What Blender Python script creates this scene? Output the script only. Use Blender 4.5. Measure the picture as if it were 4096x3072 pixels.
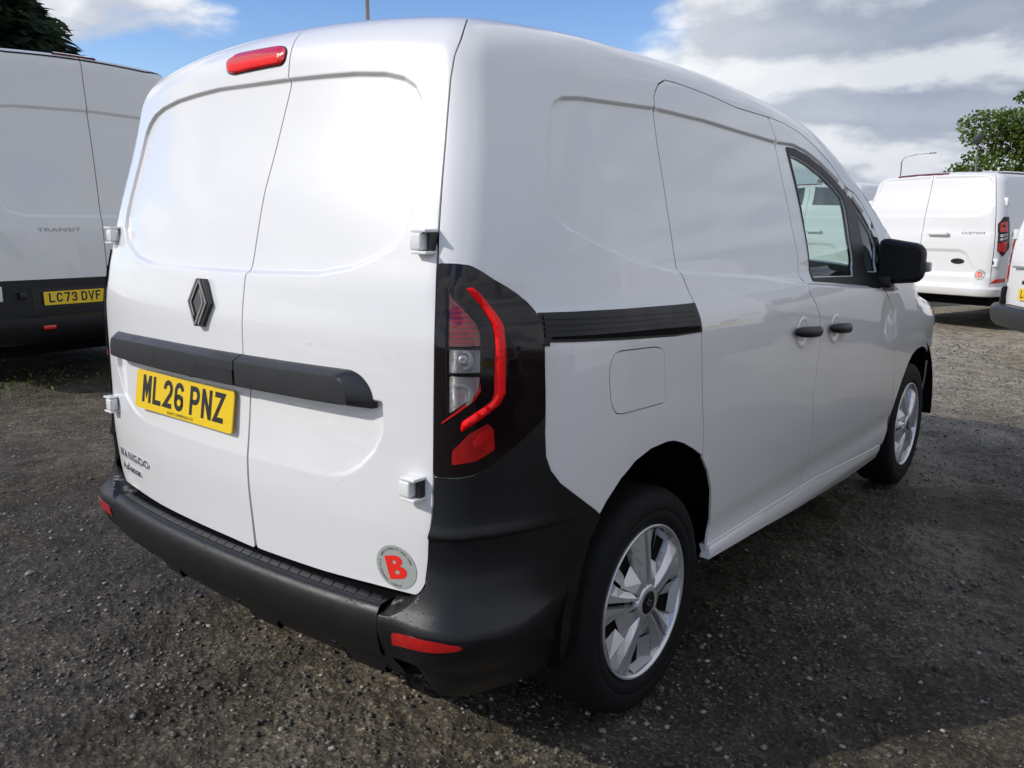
import bpy, math, random
from mathutils import Vector, Matrix, Euler
import numpy as np
from mathutils.geometry import delaunay_2d_cdt

for o in list(bpy.data.objects): bpy.data.objects.remove(o)
SC = bpy.context.scene; COL = SC.collection
# ---------------------------------------------------------------- camera
cam = bpy.data.cameras.new('camera'); CAM = bpy.data.objects.new('camera', cam); COL.objects.link(CAM)
cam.sensor_width = 36; cam.lens = 3336.8 / 4096 * 36; cam.clip_start = .05; cam.clip_end = 3000
CAM.location = (1.9715, -1.9388, 1.373)
CAM.rotation_euler = (math.pi / 2 - .1919, 0, .6837)
SC.camera = CAM
# ---------------------------------------------------------------- sun and sky
SUNDIR = Vector((-.49, -.674, .552)).normalized()
sun = bpy.data.lights.new('sun', 'SUN'); SUN = bpy.data.objects.new('sun', sun); COL.objects.link(SUN)
sun.energy = 3.15; sun.angle = math.radians(.5); sun.color = (1, .95, .875)
SUN.rotation_euler = SUNDIR.to_track_quat('Z', 'Y').to_euler(); SUN.location = (-20, -30, 20)
W = bpy.data.worlds.new('World'); SC.world = W; W.use_nodes = True
def build_sky():
    nt = W.node_tree; N = nt.nodes; L = nt.links; N.clear()
    out = N.new('ShaderNodeOutputWorld'); bg = N.new('ShaderNodeBackground'); bg.inputs[1].default_value = .122
    L.new(bg.outputs[0], out.inputs[0])
    sky = N.new('ShaderNodeTexSky'); sky.sky_type = 'NISHITA'; sky.sun_disc = False
    sky.sun_elevation = math.asin(SUNDIR.z); sky.sun_rotation = math.atan2(SUNDIR.x, SUNDIR.y)
    sky.air_density = 1.0; sky.dust_density = .1; sky.ozone_density = 1.5
    tc = N.new('ShaderNodeTexCoord')
    def math_(op, a, b=None, c=None, clamp=False):
        n = N.new('ShaderNodeMath'); n.operation = op; n.use_clamp = clamp
        for i, x in enumerate((a, b, c)):
            if x is None: continue
            if isinstance(x, (int, float)): n.inputs[i].default_value = x
            else: L.new(x, n.inputs[i])
        return n.outputs[0]
    sep = N.new('ShaderNodeSeparateXYZ'); L.new(tc.outputs['Generated'], sep.inputs[0])
    zz = math_('ADD', math_('MAXIMUM', sep.outputs[2], 0), .26)
    comb = N.new('ShaderNodeCombineXYZ')
    L.new(math_('DIVIDE', sep.outputs[0], zz), comb.inputs[0]); L.new(math_('DIVIDE', sep.outputs[1], zz), comb.inputs[1])
    def noise(off, scale, detail, rough, dist=0., src=None):
        mp = N.new('ShaderNodeMapping'); mp.inputs[1].default_value = off; L.new(src or comb.outputs[0], mp.inputs[0])
        n = N.new('ShaderNodeTexNoise'); n.inputs['Scale'].default_value = scale; n.inputs['Detail'].default_value = detail
        n.inputs['Roughness'].default_value = rough; n.inputs['Distortion'].default_value = dist
        L.new(mp.outputs[0], n.inputs['Vector']); return n.outputs[0]
    def ramp(x, a, b):
        n = N.new('ShaderNodeMapRange'); n.interpolation_type = 'SMOOTHSTEP'; n.inputs[1].default_value = a; n.inputs[2].default_value = b
        L.new(x, n.inputs[0]); return n.outputs[0]
    # cloud field, seen once where it is and once a little lower (towards the ground) so that tops come out bright and bases grey
    def field(dz):
        d = N.new('ShaderNodeCombineXYZ')
        z2 = math_('ADD', math_('MAXIMUM', math_('ADD', sep.outputs[2], dz), 0), .26)
        L.new(math_('DIVIDE', sep.outputs[0], z2), d.inputs[0]); L.new(math_('DIVIDE', sep.outputs[1], z2), d.inputs[1])
        big = noise(OFF, .62, 2, .5, 0., d.outputs[0]); mid = noise(OFF, 1.9, 8, .55, .1, d.outputs[0])
        return math_('ADD', math_('MULTIPLY', big, .62), math_('MULTIPLY', mid, .38))
    # the bank of cloud lies towards the north-east, the sky opens up westwards
    side = math_('ADD', math_('MULTIPLY', sep.outputs[0], .78), math_('MULTIPLY', sep.outputs[1], .62))
    bank = math_('SUBTRACT', math_('MULTIPLY', ramp(side, .0, .32), .17), .035)
    bank = math_('ADD', bank, math_('MULTIPLY', ramp(sep.outputs[1], .1, -.45), .085))   # broken cloud also overhead and behind
    f0 = math_('ADD', field(0), bank); f1 = math_('ADD', field(.04), bank)
    mask = ramp(f0, .475, .535)
    edge = ramp(math_('SUBTRACT', f0, f1), -.035, .04)
    core = ramp(f0, .72, .50)
    sh = math_('ADD', math_('MULTIPLY', edge, .60), math_('MULTIPLY', core, .40), clamp=True)
    mixc = N.new('ShaderNodeMix'); mixc.data_type = 'RGBA'; L.new(sh, mixc.inputs[0])
    mixc.inputs[6].default_value = CLOUD_DARK; mixc.inputs[7].default_value = CLOUD_LIGHT
    mx = N.new('ShaderNodeMix'); mx.data_type = 'RGBA'; L.new(mask, mx.inputs[0])
    hs = N.new('ShaderNodeHueSaturation'); hs.inputs['Hue'].default_value = SKY_HSV[0]; hs.inputs['Saturation'].default_value = SKY_HSV[1]; hs.inputs['Value'].default_value = SKY_HSV[2]
    L.new(sky.outputs[0], hs.inputs['Color']); hz = N.new('ShaderNodeMix'); hz.data_type = 'RGBA'; L.new(ramp(sep.outputs[2], .17, -.02), hz.inputs[0]); L.new(hs.outputs[0], hz.inputs[6]); hz.inputs[7].default_value = HORIZON
    L.new(hz.outputs[2], mx.inputs[6]); L.new(mixc.outputs[2], mx.inputs[7])
    L.new(mx.outputs[2], bg.inputs[0])
OFF = (2.4, 3.1, 3); SKY_HSV = (.515, 1.25, 1.35); HORIZON = (5.6, 6.0, 6.7, 1)
CLOUD_DARK = (2.6, 3.1, 4.0, 1); CLOUD_LIGHT = (8.2, 8.3, 8.5, 1)
build_sky()
SC.view_settings.view_transform = 'Standard'; SC.view_settings.look = 'None'
SC.view_settings.gamma = 1; SC.view_settings.use_curve_mapping = False
SC.view_settings.exposure = 0.0
SC.cycles.max_bounces = 8; SC.cycles.transparent_max_bounces = 16

# ---------------------------------------------------------------- materials
def mat(name, col, rough=.5, metal=0., coat=0., spec=.5, **kw):
    m = bpy.data.materials.new(name); m.use_nodes = True
    b = m.node_tree.nodes['Principled BSDF']
    b.inputs['Base Color'].default_value = (*col, 1); b.inputs['Roughness'].default_value = rough
    b.inputs['Metallic'].default_value = metal; b.inputs['Coat Weight'].default_value = coat
    b.inputs['Coat Roughness'].default_value = .02; b.inputs['Specular IOR Level'].default_value = spec
    for k, v in kw.items(): b.inputs[k.replace('_', ' ')].default_value = v
    return m
def grain(m, scale=60, amt=.3, bump=0., bscale=300, bdist=.001, rvar=0., detail=4):
    """procedural colour mottle, fine relief and roughness variation in object space"""
    nt = m.node_tree; N = nt.nodes; L = nt.links; b = N['Principled BSDF']
    tc = N.new('ShaderNodeTexCoord'); n = N.new('ShaderNodeTexNoise')
    n.inputs['Scale'].default_value = scale; n.inputs['Detail'].default_value = detail; L.new(tc.outputs['Object'], n.inputs['Vector'])
    col = b.inputs['Base Color'].default_value[:]
    mx = N.new('ShaderNodeMix'); mx.data_type = 'RGBA'
    mx.inputs[6].default_value = tuple(c * (1 - amt) for c in col[:3]) + (1,); mx.inputs[7].default_value = tuple(min(c * (1 + amt), 1) for c in col[:3]) + (1,)
    L.new(n.outputs[0], mx.inputs[0]); L.new(mx.outputs[2], b.inputs['Base Color'])
    if rvar:
        mr = N.new('ShaderNodeMapRange'); r = b.inputs['Roughness'].default_value
        mr.inputs[1].default_value = .3; mr.inputs[2].default_value = .7; mr.inputs[3].default_value = max(r - rvar, .02); mr.inputs[4].default_value = min(r + rvar, 1)
        L.new(n.outputs[0], mr.inputs[0]); L.new(mr.outputs[0], b.inputs['Roughness'])
    if bump:
        n2 = N.new('ShaderNodeTexNoise'); n2.inputs['Scale'].default_value = bscale; n2.inputs['Detail'].default_value = 3
        L.new(tc.outputs['Object'], n2.inputs['Vector']); bp = N.new('ShaderNodeBump'); bp.inputs['Strength'].default_value = bump; bp.inputs['Distance'].default_value = bdist
        L.new(n2.outputs[0], bp.inputs['Height']); L.new(bp.outputs[0], b.inputs['Normal'])
    return m
M = {}
M['white'] = grain(mat('white_paint', (.77, .77, .765), .32, coat=1.0, spec=.4, Coat_IOR=1.5), 3, .015, .06, 900, .0004)
def road_film(m):
    nt = m.node_tree; N = nt.nodes; L = nt.links; b = N['Principled BSDF']; src = b.inputs['Base Color'].links[0].from_socket
    tc = N.new('ShaderNodeTexCoord'); s = N.new('ShaderNodeSeparateXYZ'); L.new(tc.outputs['Object'], s.inputs[0])
    def mr(x, a, b_, c, d):
        n = N.new('ShaderNodeMapRange'); n.interpolation_type = 'SMOOTHSTEP'; n.inputs[1].default_value = a; n.inputs[2].default_value = b_; n.inputs[3].default_value = c; n.inputs[4].default_value = d; L.new(x, n.inputs[0]); return n.outputs[0]
    def mul(a, b_):
        n = N.new('ShaderNodeMath'); n.operation = 'MULTIPLY'
        for i, x in enumerate((a, b_)):
            if isinstance(x, float): n.inputs[i].default_value = x
            else: L.new(x, n.inputs[i])
        return n.outputs[0]
    n1 = N.new('ShaderNodeTexNoise'); n1.inputs['Scale'].default_value = 5; n1.inputs['Detail'].default_value = 7; n1.inputs['Roughness'].default_value = .7; L.new(tc.outputs['Object'], n1.inputs['Vector'])
    n2 = N.new('ShaderNodeTexNoise'); n2.inputs['Scale'].default_value = 220; n2.inputs['Detail'].default_value = 3; L.new(tc.outputs['Object'], n2.inputs['Vector'])
    f = mul(mul(mr(s.outputs[2], .85, .34, 0., 1.), mr(s.outputs[1], .2, 1.6, .12, 1.)), mul(mr(n1.outputs[0], .3, .7, .35, 1.), mr(n2.outputs[0], .35, .65, .5, 1.)))
    mx = N.new('ShaderNodeMix'); mx.data_type = 'RGBA'; L.new(mul(f, .55), mx.inputs[0]); L.new(src, mx.inputs[6]); mx.inputs[7].default_value = (.34, .32, .29, 1); L.new(mx.outputs[2], b.inputs['Base Color'])
    inv = N.new('ShaderNodeMath'); inv.operation = 'SUBTRACT'; inv.inputs[0].default_value = 1.; L.new(mul(f, .6), inv.inputs[1]); L.new(inv.outputs[0], b.inputs['Coat Weight'])
road_film(M['white'])
M['plastic'] = grain(mat('black_plastic', (.0065, .007, .008), .42, spec=.42), 14, .12, .35, 1400, .0006, .05)
M['tread'] = grain(mat('grey_black_plastic', (.020, .021, .023), .38, spec=.5), 14, .12, .35, 1200, .0006, .05)
M['seal'] = grain(mat('window_seal', (.008, .008, .009), .45, spec=.3), 20, .15)
M['gloss'] = grain(mat('gloss_black', (.006, .006, .007), .10, coat=.6), 5, .1)
M['void'] = mat('underside_black', (.006, .006, .006), .9, spec=.1)
M['rubber'] = grain(mat('tyre_rubber', (.0065, .0065, .007), .75, spec=.25), 30, .35, .3, 200, .001, .08)
M['silver'] = grain(mat('silver_lacquer', (.66, .67, .68), .27, .6, coat=.4), 200, .06)
M['silver2'] = grain(mat('dull_silver', (.34, .35, .36), .36, .4, coat=.2), 200, .06)
M['chrome'] = grain(mat('chrome', (.62, .62, .63), .10, 1.0), 5, .05)
M['bronze'] = grain(mat('grey_satin', (.30, .29, .27), .30, .6), 20, .1)
M['yellow'] = grain(mat('yellow_plate', (.86, .58, .004), .28, coat=.5), 90, .04)
M['ink'] = grain(mat('black_ink', (.012, .012, .013), .4), 30, .2)
M['red'] = grain(mat('red_lens', (.62, .010, .014), .16, coat=.8), 30, .12)
M['redhot'] = grain(mat('red_light_guide', (.95, .004, .006), .35, coat=.15, spec=.3), 30, .06)
M['redmid'] = grain(mat('mid_red_lens', (.42, .008, .008), .2, coat=.6), 60, .5)
M['reddark2'] = grain(mat('deep_red_rib', (.30, .010, .014), .25, coat=.5), 60, .2)
M['reddark'] = grain(mat('dark_red_lens', (.16, .008, .012), .12, coat=1.0), 30, .2)
M['clear'] = grain(mat('clear_lens', (.42, .42, .41), .16, .55, coat=1.0), 160, .35, .5, 420, .002)
M['smoke'] = grain(mat('smoked_lens', (.010, .006, .007), .06, coat=.2, spec=.35), 10, .2)
M['dirtyglass'] = grain(mat('dark_glass', (.02, .025, .028), .04, coat=1.0), 10, .1)
M['water'] = mat('rain_water', (.9, .92, .93), .02, spec=.6, Transmission_Weight=1.0, IOR=1.33)
M['seat'] = grain(mat('seat_fabric', (.03, .03, .033), .9), 60, .2, .3, 500, .002)
M['trim'] = grain(mat('cab_trim', (.05, .05, .054), .7), 30, .15, .2, 500, .001)
M['bulk'] = grain(mat('bulkhead_grey', (.30, .31, .32), .6), 20, .08)
M['sticker'] = grain(mat('grey_sticker', (.38, .40, .37), .4), 60, .05)
M['stickred'] = grain(mat('red_print', (.86, .025, .015), .4), 30, .05)
M['steel'] = grain(mat('galvanised_steel', (.42, .43, .44), .45, .6), 25, .15)
M['bark'] = grain(mat('bark', (.09, .065, .045), .9), 12, .35, .6, 40, .02)
M['whiteplate'] = grain(mat('white_plate', (.72, .73, .74), .35), 60, .05)
def prismatic(m):
    nt = m.node_tree; N = nt.nodes; L = nt.links; b = N['Principled BSDF']; tc = N.new('ShaderNodeTexCoord'); w = N.new('ShaderNodeTexWave'); w.bands_direction = 'Z'; w.inputs['Scale'].default_value = 130
    L.new(tc.outputs['Object'], w.inputs['Vector']); bp = N.new('ShaderNodeBump'); bp.inputs['Strength'].default_value = .7; bp.inputs['Distance'].default_value = .004; L.new(w.outputs['Fac'], bp.inputs['Height']); L.new(bp.outputs[0], b.inputs['Normal'])
prismatic(M['clear'])
g = mat('window_glass', (.80, .93, .88), 0.0, spec=.5, Transmission_Weight=1.0, IOR=1.45)
M['glass'] = g
def build_glass():
    nt = g.node_tree; N = nt.nodes; L = nt.links; out = N['Material Output']
    N.remove(N['Principled BSDF'])
    tr = N.new('ShaderNodeBsdfTransparent'); tr.inputs[0].default_value = (.72, .84, .81, 1)
    gl = N.new('ShaderNodeBsdfGlossy'); gl.inputs['Roughness'].default_value = .01
    fr = N.new('ShaderNodeLayerWeight'); fr.inputs[0].default_value = .5
    pw = N.new('ShaderNodeMath'); pw.operation = 'POWER'; pw.inputs[1].default_value = 5.; L.new(fr.outputs['Facing'], pw.inputs[0])
    ad = N.new('ShaderNodeMath'); ad.operation = 'MULTIPLY_ADD'; ad.inputs[1].default_value = .90; ad.inputs[2].default_value = .085; ad.use_clamp = True
    L.new(pw.outputs[0], ad.inputs[0]); mx = N.new('ShaderNodeMixShader'); L.new(ad.outputs[0], mx.inputs[0])
    L.new(tr.outputs[0], mx.inputs[1]); L.new(gl.outputs[0], mx.inputs[2]); L.new(mx.outputs[0], out.inputs[0])
build_glass()
# ---------------------------------------------------------------- mesh helpers
def mesh(name, V, F, m=None, smooth=True, N=None):
    me = bpy.data.meshes.new(name); V = np.asarray(V, float)
    me.from_pydata(V.tolist(), [], [list(map(int, f)) for f in F]); 
    if m: me.materials.append(m)
    if smooth: me.polygons.foreach_set('use_smooth', [True] * len(me.polygons))
    if N is not None: me.normals_split_custom_set([tuple(n) for n in N])
    me.update(); return me
def link(name, me, parent=None, loc=None, rot=None, mtx=None):
    o = bpy.data.objects.new(name, me); COL.objects.link(o)
    if parent: o.parent = parent
    if loc is not None: o.location = loc
    if rot is not None: o.rotation_euler = rot
    if mtx is not None: o.matrix_local = mtx
    return o
def thing(o, label, cat, group=None):
    o['label'] = label; o['category'] = cat
    if group: o['group'] = group
    return o
def empty(name, loc=(0, 0, 0), rz=0., parent=None):
    o = link(name, None, parent, loc, (0, 0, rz)); o.empty_display_size = .2; return o
def join(parts):
    """[(V, F)] -> one V, F"""
    V, F, k = [], [], 0
    for v, f in parts:
        V.extend(np.asarray(v, float).tolist()); F.extend([[i + k for i in q] for q in f]); k += len(v)
    return V, F
def resample(poly, d, closed=True):
    P = [np.asarray(p, float) for p in poly]; out = []; n = len(P)
    for i in range(n if closed else n - 1):
        a, b = P[i], P[(i + 1) % n]; k = max(1, int(math.ceil(np.linalg.norm(b - a) / d)))
        out += [a + (b - a) * j / k for j in range(k)]
    if not closed: out.append(P[-1])
    return np.array(out)
def rounded(poly, r, n=5):
    """fillet every corner of a closed polygon with radius about r"""
    P = [np.asarray(p, float) for p in poly]; out = []; m = len(P)
    for i in range(m):
        a, b, c = P[i - 1], P[i], P[(i + 1) % m]; la, lc = np.linalg.norm(a - b), np.linalg.norm(c - b)
        t = min(r, .45 * la, .45 * lc)
        if t < 1e-5: out.append(b); continue
        p, q = b + (a - b) / la * t, b + (c - b) / lc * t
        for j in range(n + 1):
            s = j / n; out.append((1 - s) ** 2 * p + 2 * s * (1 - s) * b + s * s * q)
    return np.array(out)
def inset(poly, g):
    P = np.asarray(poly, float); a = np.roll(P, 1, 0); c = np.roll(P, -1, 0)
    area = .5 * np.sum(P[:, 0] * c[:, 1] - c[:, 0] * P[:, 1]); s = 1 if area > 0 else -1
    e1 = P - a; e2 = c - P; e1 /= np.maximum(np.linalg.norm(e1, axis=1, keepdims=True), 1e-9); e2 /= np.maximum(np.linalg.norm(e2, axis=1, keepdims=True), 1e-9)
    n1 = np.stack([-e1[:, 1], e1[:, 0]], 1); n2 = np.stack([-e2[:, 1], e2[:, 0]], 1); n = n1 + n2
    l = np.linalg.norm(n, axis=1, keepdims=True); n = n / np.maximum(l, 1e-6); k = 1 / np.clip((n * n1).sum(1, keepdims=True), .5, 1)
    return P + n * k * g * s
def fill(outer, holes, res, extra=None):
    """triangulate a polygon (with holes) with an even scatter of inner points; returns pts, tris, loops"""
    loops = []; pts = []; edges = []
    for lp in [outer] + list(holes):
        k = len(pts); n = len(lp); loops.append(list(range(k, k + n))); pts += [tuple(p) for p in lp]; edges += [(k + i, k + (i + 1) % n) for i in range(n)]
    lo, hi = np.min(outer, 0), np.max(outer, 0)
    ys = np.arange(lo[1] + res * .5, hi[1], res * .87); cand = []
    for j, y in enumerate(ys):
        x = np.arange(lo[0] + (res * .5 if j % 2 else 0), hi[0], res); cand.append(np.stack([x, np.full(len(x), y)], 1))
    cand = np.concatenate(cand) if cand else np.zeros((0, 2))
    if extra is not None and len(extra):
        h = {}
        keep = np.ones(len(cand), bool)
        ex = np.asarray(extra); cell = res * .7; occ = set(map(tuple, np.floor(ex / cell).astype(int)))
        keep = np.array([tuple(c) not in occ for c in np.floor(cand / cell).astype(int)], bool)
        cand = np.concatenate([cand[keep], ex])
    if len(cand):
        d = sdpoly(cand[:, 0], cand[:, 1], outer); ok = d < -res * .45
        for h in holes: ok &= sdpoly(cand[:, 0], cand[:, 1], h) > res * .45
        cand = cand[ok]
    allp = [Vector(p) for p in pts] + [Vector(p) for p in cand]
    vs, es, fs, ov, oe, of = delaunay_2d_cdt(allp, edges, [], 0, 1e-6)
    P = np.array([tuple(v) for v in vs]); T = np.array([f for f in fs if len(f) == 3])
    c = P[T].mean(1); ok = inpoly(c[:, 0], c[:, 1], outer)
    for h in holes: ok &= ~inpoly(c[:, 0], c[:, 1], h)
    T = T[ok]
    back = {}
    for i, lst in enumerate(ov):
        for q in lst: back[q] = i
    loops = [[back.get(i, i) for i in lp] for lp in loops]
    return P, T, loops
def panel(B, outer, m, name, parent, off=0., gap=0., res=.014, holes=(), flange=.007, top=False, mirror=False, extra=None, edge=None, link_it=True):
    """a sheet-metal panel: a polygon in the body's surface coordinates laid on the body, with its edges folded inwards"""
    outer = resample(outer, edge or res)
    if gap: outer = inset(outer, gap)
    holes = [resample(h, edge or res) for h in holes]
    P, T, loops = fill(outer, holes, res, extra)
    u, v = P[:, 0], P[:, 1]
    p = (B.Ptop if top else B.P)(u, v); n = B.grad(p)
    o = off(u, v) if callable(off) else np.full(len(u), off)
    q = p + n * o[:, None]
    if callable(off):   # normals of the displaced sheet
        e = 2e-3
        f = B.Ptop if top else B.P
        pu, pv = f(u + e, v), f(u, v + e)
        qu = pu + B.grad(pu) * off(u + e, v)[:, None]; qv = pv + B.grad(pv) * off(u, v + e)[:, None]
        nn = np.cross(qu - q, qv - q); nn /= np.maximum(np.linalg.norm(nn, axis=1, keepdims=True), 1e-12)
        sgn = np.sign((nn * n).sum(1)); n = nn * sgn[:, None]
    if mirror: q = q * [-1, 1, 1]; n = n * [-1, 1, 1]
    tn = np.cross(q[T[:, 1]] - q[T[:, 0]], q[T[:, 2]] - q[T[:, 0]]); s = (tn * n[T[:, 0]]).sum(1)
    T[s < 0] = T[s < 0][:, ::-1]
    V = q.tolist(); F = T.tolist(); N = n[T.reshape(-1)].tolist()
    if flange:
        for lp in loops:
            k = len(V); a = q[lp]; b = a - n[lp] * flange; V += a.tolist() + b.tolist(); nl = len(lp)
            cen = None
            for i in range(nl):
                j = (i + 1) % nl; f = [k + i, k + j, k + nl + j, k + nl + i]
                fn = np.cross(a[j] - a[i], b[i] - a[i]); l = np.linalg.norm(fn)
                if l < 1e-12: continue
                F.append(f); N += [(fn / l).tolist()] * 4
    me = mesh(name, V, F, m, True, N)
    return link(name, me, parent) if link_it else me
def box(x0, x1, y0, y1, z0, z1, bev=0.):
    V = [(x, y, z) for x in (x0, x1) for y in (y0, y1) for z in (z0, z1)]
    F = [(0, 1, 3, 2), (4, 6, 7, 5), (0, 4, 5, 1), (2, 3, 7, 6), (0, 2, 6, 4), (1, 5, 7, 3)]
    if not bev: return V, F
    V, F = [], []
    import bmesh
    bm = bmesh.new(); bmesh.ops.create_cube(bm, size=1)
    for v in bm.verts: v.co = Vector((x0 + (x1 - x0) * (v.co.x + .5), y0 + (y1 - y0) * (v.co.y + .5), z0 + (z1 - z0) * (v.co.z + .5)))
    bmesh.ops.bevel(bm, geom=bm.edges[:], offset=bev, segments=3, profile=.5, affect='EDGES')
    bm.verts.index_update(); V = [tuple(v.co) for v in bm.verts]; F = [[v.index for v in f.verts] for f in bm.faces]; bm.free()
    return V, F
def lathe(prof, n=48, axis='x'):
    """profile of (axial, radius) turned about the local X axis"""
    V, F = [], []; k = len(prof)
    for i in range(n):
        a = 2 * math.pi * i / n
        for (t, r) in prof: V.append((t, r * math.cos(a), r * math.sin(a)))
    for i in range(n):
        for j in range(k - 1):
            a, b = i * k + j, ((i + 1) % n) * k + j; F.append((a, b, b + 1, a + 1))
    return V, F
def tube(path, radii, n=8, cap=True):
    P = [np.asarray(p, float) for p in path]; V, F = [], []; m = len(P)
    if np.isscalar(radii): radii = [radii] * m
    up = np.array([.31, .17, .93])
    for i in range(m):
        d = P[min(i + 1, m - 1)] - P[max(i - 1, 0)]; d /= np.linalg.norm(d) + 1e-12
        a = np.cross(d, up); a /= np.linalg.norm(a) + 1e-12; b = np.cross(d, a)
        for j in range(n):
            t = 2 * math.pi * j / n; V.append(P[i] + radii[i] * (a * math.cos(t) + b * math.sin(t)))
    for i in range(m - 1):
        for j in range(n):
            a, b = i * n + j, i * n + (j + 1) % n; F.append((a, b, b + n, a + n))
    if cap: F += [tuple(range(n)), tuple(range((m - 1) * n, m * n))[::-1]]
    return V, F
def prism(poly, z0, z1, holes=()):
    """extrude a polygon of the local XY plane from z0 to z1"""
    P, T, loops = fill(np.asarray(poly, float), [np.asarray(h, float) for h in holes], 10.)
    n = len(P); V = [(a, b, z1) for a, b in P] + [(a, b, z0) for a, b in P]
    e1, e2 = P[T[:, 1]] - P[T[:, 0]], P[T[:, 2]] - P[T[:, 0]]; sg = np.sign(e1[:, 0] * e2[:, 1] - e1[:, 1] * e2[:, 0])
    T = [t if s > 0 else t[::-1] for t, s in zip(T, sg)]
    F = [list(t) for t in T] + [[i + n for i in t[::-1]] for t in T]
    for lp in loops:
        for i in range(len(lp)):
            a, b = lp[i], lp[(i + 1) % len(lp)]; F.append([a, b, b + n, a + n])
    return V, F
def ribbon(pts, w, closed=False):
    """outline of a thick mitred polyline"""
    P = [np.asarray(pts[0], float)]
    for q in pts[1:]:
        if np.linalg.norm(np.asarray(q, float) - P[-1]) > 1e-4: P.append(np.asarray(q, float))
    P = np.array(P); n = len(P)
    L, R = [], []
    for i in range(n):
        a = P[i] - P[i - 1] if (i > 0 or closed) else P[i + 1] - P[i]; b = P[(i + 1) % n] - P[i] if (i < n - 1 or closed) else a
        a = a / np.linalg.norm(a); b = b / np.linalg.norm(b); na, nb = np.array([-a[1], a[0]]), np.array([-b[1], b[0]])
        m = na + nb; m /= np.linalg.norm(m); k = w / 2 / max(m @ na, .35); L.append(P[i] + m * k); R.append(P[i] - m * k)
    V = [tuple(p) for p in L] + [tuple(p) for p in R]; F = []
    for i in range(n if closed else n - 1):
        j = (i + 1) % n; F.append([i, n + i, n + j, j])
    return V, F
def arc(cx, cy, rx, ry, a0, a1, n=10):
    return [(cx + rx * math.cos(math.radians(a0 + (a1 - a0) * i / n)), cy + ry * math.sin(math.radians(a0 + (a1 - a0) * i / n))) for i in range(n + 1)]
def text_mesh(body, size, depth=.0, spacing=1., shear=0.):
    cu = bpy.data.curves.new('lettering', 'FONT'); cu.body = body; cu.size = size; cu.extrude = depth / 2; cu.align_x = 'CENTER'; cu.align_y = 'CENTER'
    cu.space_character = spacing; cu.shear = shear; cu.resolution_u = 3
    o = bpy.data.objects.new('lettering', cu); COL.objects.link(o)
    dg = bpy.context.evaluated_depsgraph_get(); me = bpy.data.meshes.new_from_object(o.evaluated_get(dg))
    V = [tuple(v.co) for v in me.vertices]; F = [list(p.vertices) for p in me.polygons]
    bpy.data.objects.remove(o); bpy.data.curves.remove(cu); bpy.data.meshes.remove(me)
    return V, F
GLYPH = {   # upright plate characters, 50 x 79 with a 14 stroke
    'M': [[(7, 0), (7, 79)], [(43, 0), (43, 79)], [(8, 77), (25, 30), (42, 77)]],
    'L': [[(7, 79), (7, 7), (47, 7)]],
    'N': [[(7, 0), (7, 79)], [(43, 0), (43, 79)], [(8, 76), (42, 3)]],
    'Z': [[(3, 72), (44, 72), (6, 7), (48, 7)]],
    'P': [[(7, 0), (7, 72), (28, 72)] + arc(28, 54, 15, 18, 90, -90, 12) + [(7, 36)]],
    'C': [[(43, 52)] + arc(25, 54, 18, 18, 0, 180, 12) + arc(25, 25, 18, 18, 180, 360, 12) + [(43, 28)]],
    'D': [[(7, 7), (7, 72), (24, 72)] + arc(24, 53, 19, 19, 90, 0, 8) + arc(24, 26, 19, 19, 0, -90, 8) + [(0, 7)]],
    'V': [[(5, 79), (25, 6), (45, 79)]],
    'F': [[(7, 0), (7, 72), (46, 72)], [(7, 40), (38, 40)]],
    'J': [[(43, 79), (43, 25)] + arc(25, 25, 18, 18, 0, -180, 12) + [(7, 30)]],
    '2': [[(7, 52)] + arc(25, 54, 18, 18, 180, 0, 12) + [(40, 42), (8, 8), (47, 7)]],
    '6': [[(43, 57)] + arc(25, 54, 18, 18, 15, 180, 12) + arc(25, 25, 18, 18, 180, 360, 14) + arc(25, 24, 18, 16, 0, 168, 12)],
    '7': [[(3, 72), (45, 72), (22, 0)]],
    '3': [[(8, 60)] + arc(25, 57, 17, 15, 170, -80, 12) + [(20, 42)], [(20, 42)] + arc(25, 24, 18, 17, 80, -170, 14)],
}
def plate_text(txt):
    """lettering of a plate in metres, centred"""
    parts = []; x = 0
    for ch in txt:
        if ch == ' ': x += 33 - 11; continue
        for st in GLYPH[ch]:
            v, f = ribbon(st, 14); parts.append(([(a + x, b, 0) for a, b in v], f))
        x += 61
    V, F = join(parts); V = np.array(V) * .001; V[:, 0] -= (x - 11) * .0005; V[:, 1] -= .0395
    # successive strokes a hair apart so that crossing strokes never share a plane
    k = 0; z = np.zeros(len(V))
    for i, (v, f) in enumerate(parts): z[k:k + len(v)] = .0006 + .00004 * (i % 5); k += len(v)
    V[:, 2] = z; return V, F
def number_plate(parent, mtx, txt, sub=None, m='yellow', level='number_plate'):
    out = rounded([(-.26, -.0555), (.26, -.0555), (.26, .0555), (-.26, .0555)], .012)
    p = link(level, mesh(level, *prism(out, -.004, 0), M[m], False), parent, mtx=mtx)
    V, F = plate_text(txt); V = [(a, b + .004, c) for a, b, c in V]
    link('plate_lettering', mesh('plate_lettering', V, F, M['ink'], False), p)
    if sub:
        V, F = text_mesh(sub, .011); V = [(a, b - .0475, .0006) for a, b, c in V]
        link('plate_maker_text', mesh('plate_maker_text', V, F, M['ink'], False), p)
    return p
def facing(origin, right, up):
    """matrix with local X = right, Y = up, Z = outwards"""
    r = Vector(right).normalized(); u = Vector(up); n = r.cross(u).normalized(); u = n.cross(r)
    return Matrix(((r.x, u.x, n.x, origin[0]), (r.y, u.y, n.y, origin[1]), (r.z, u.z, n.z, origin[2]), (0, 0, 0, 1)))

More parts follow.
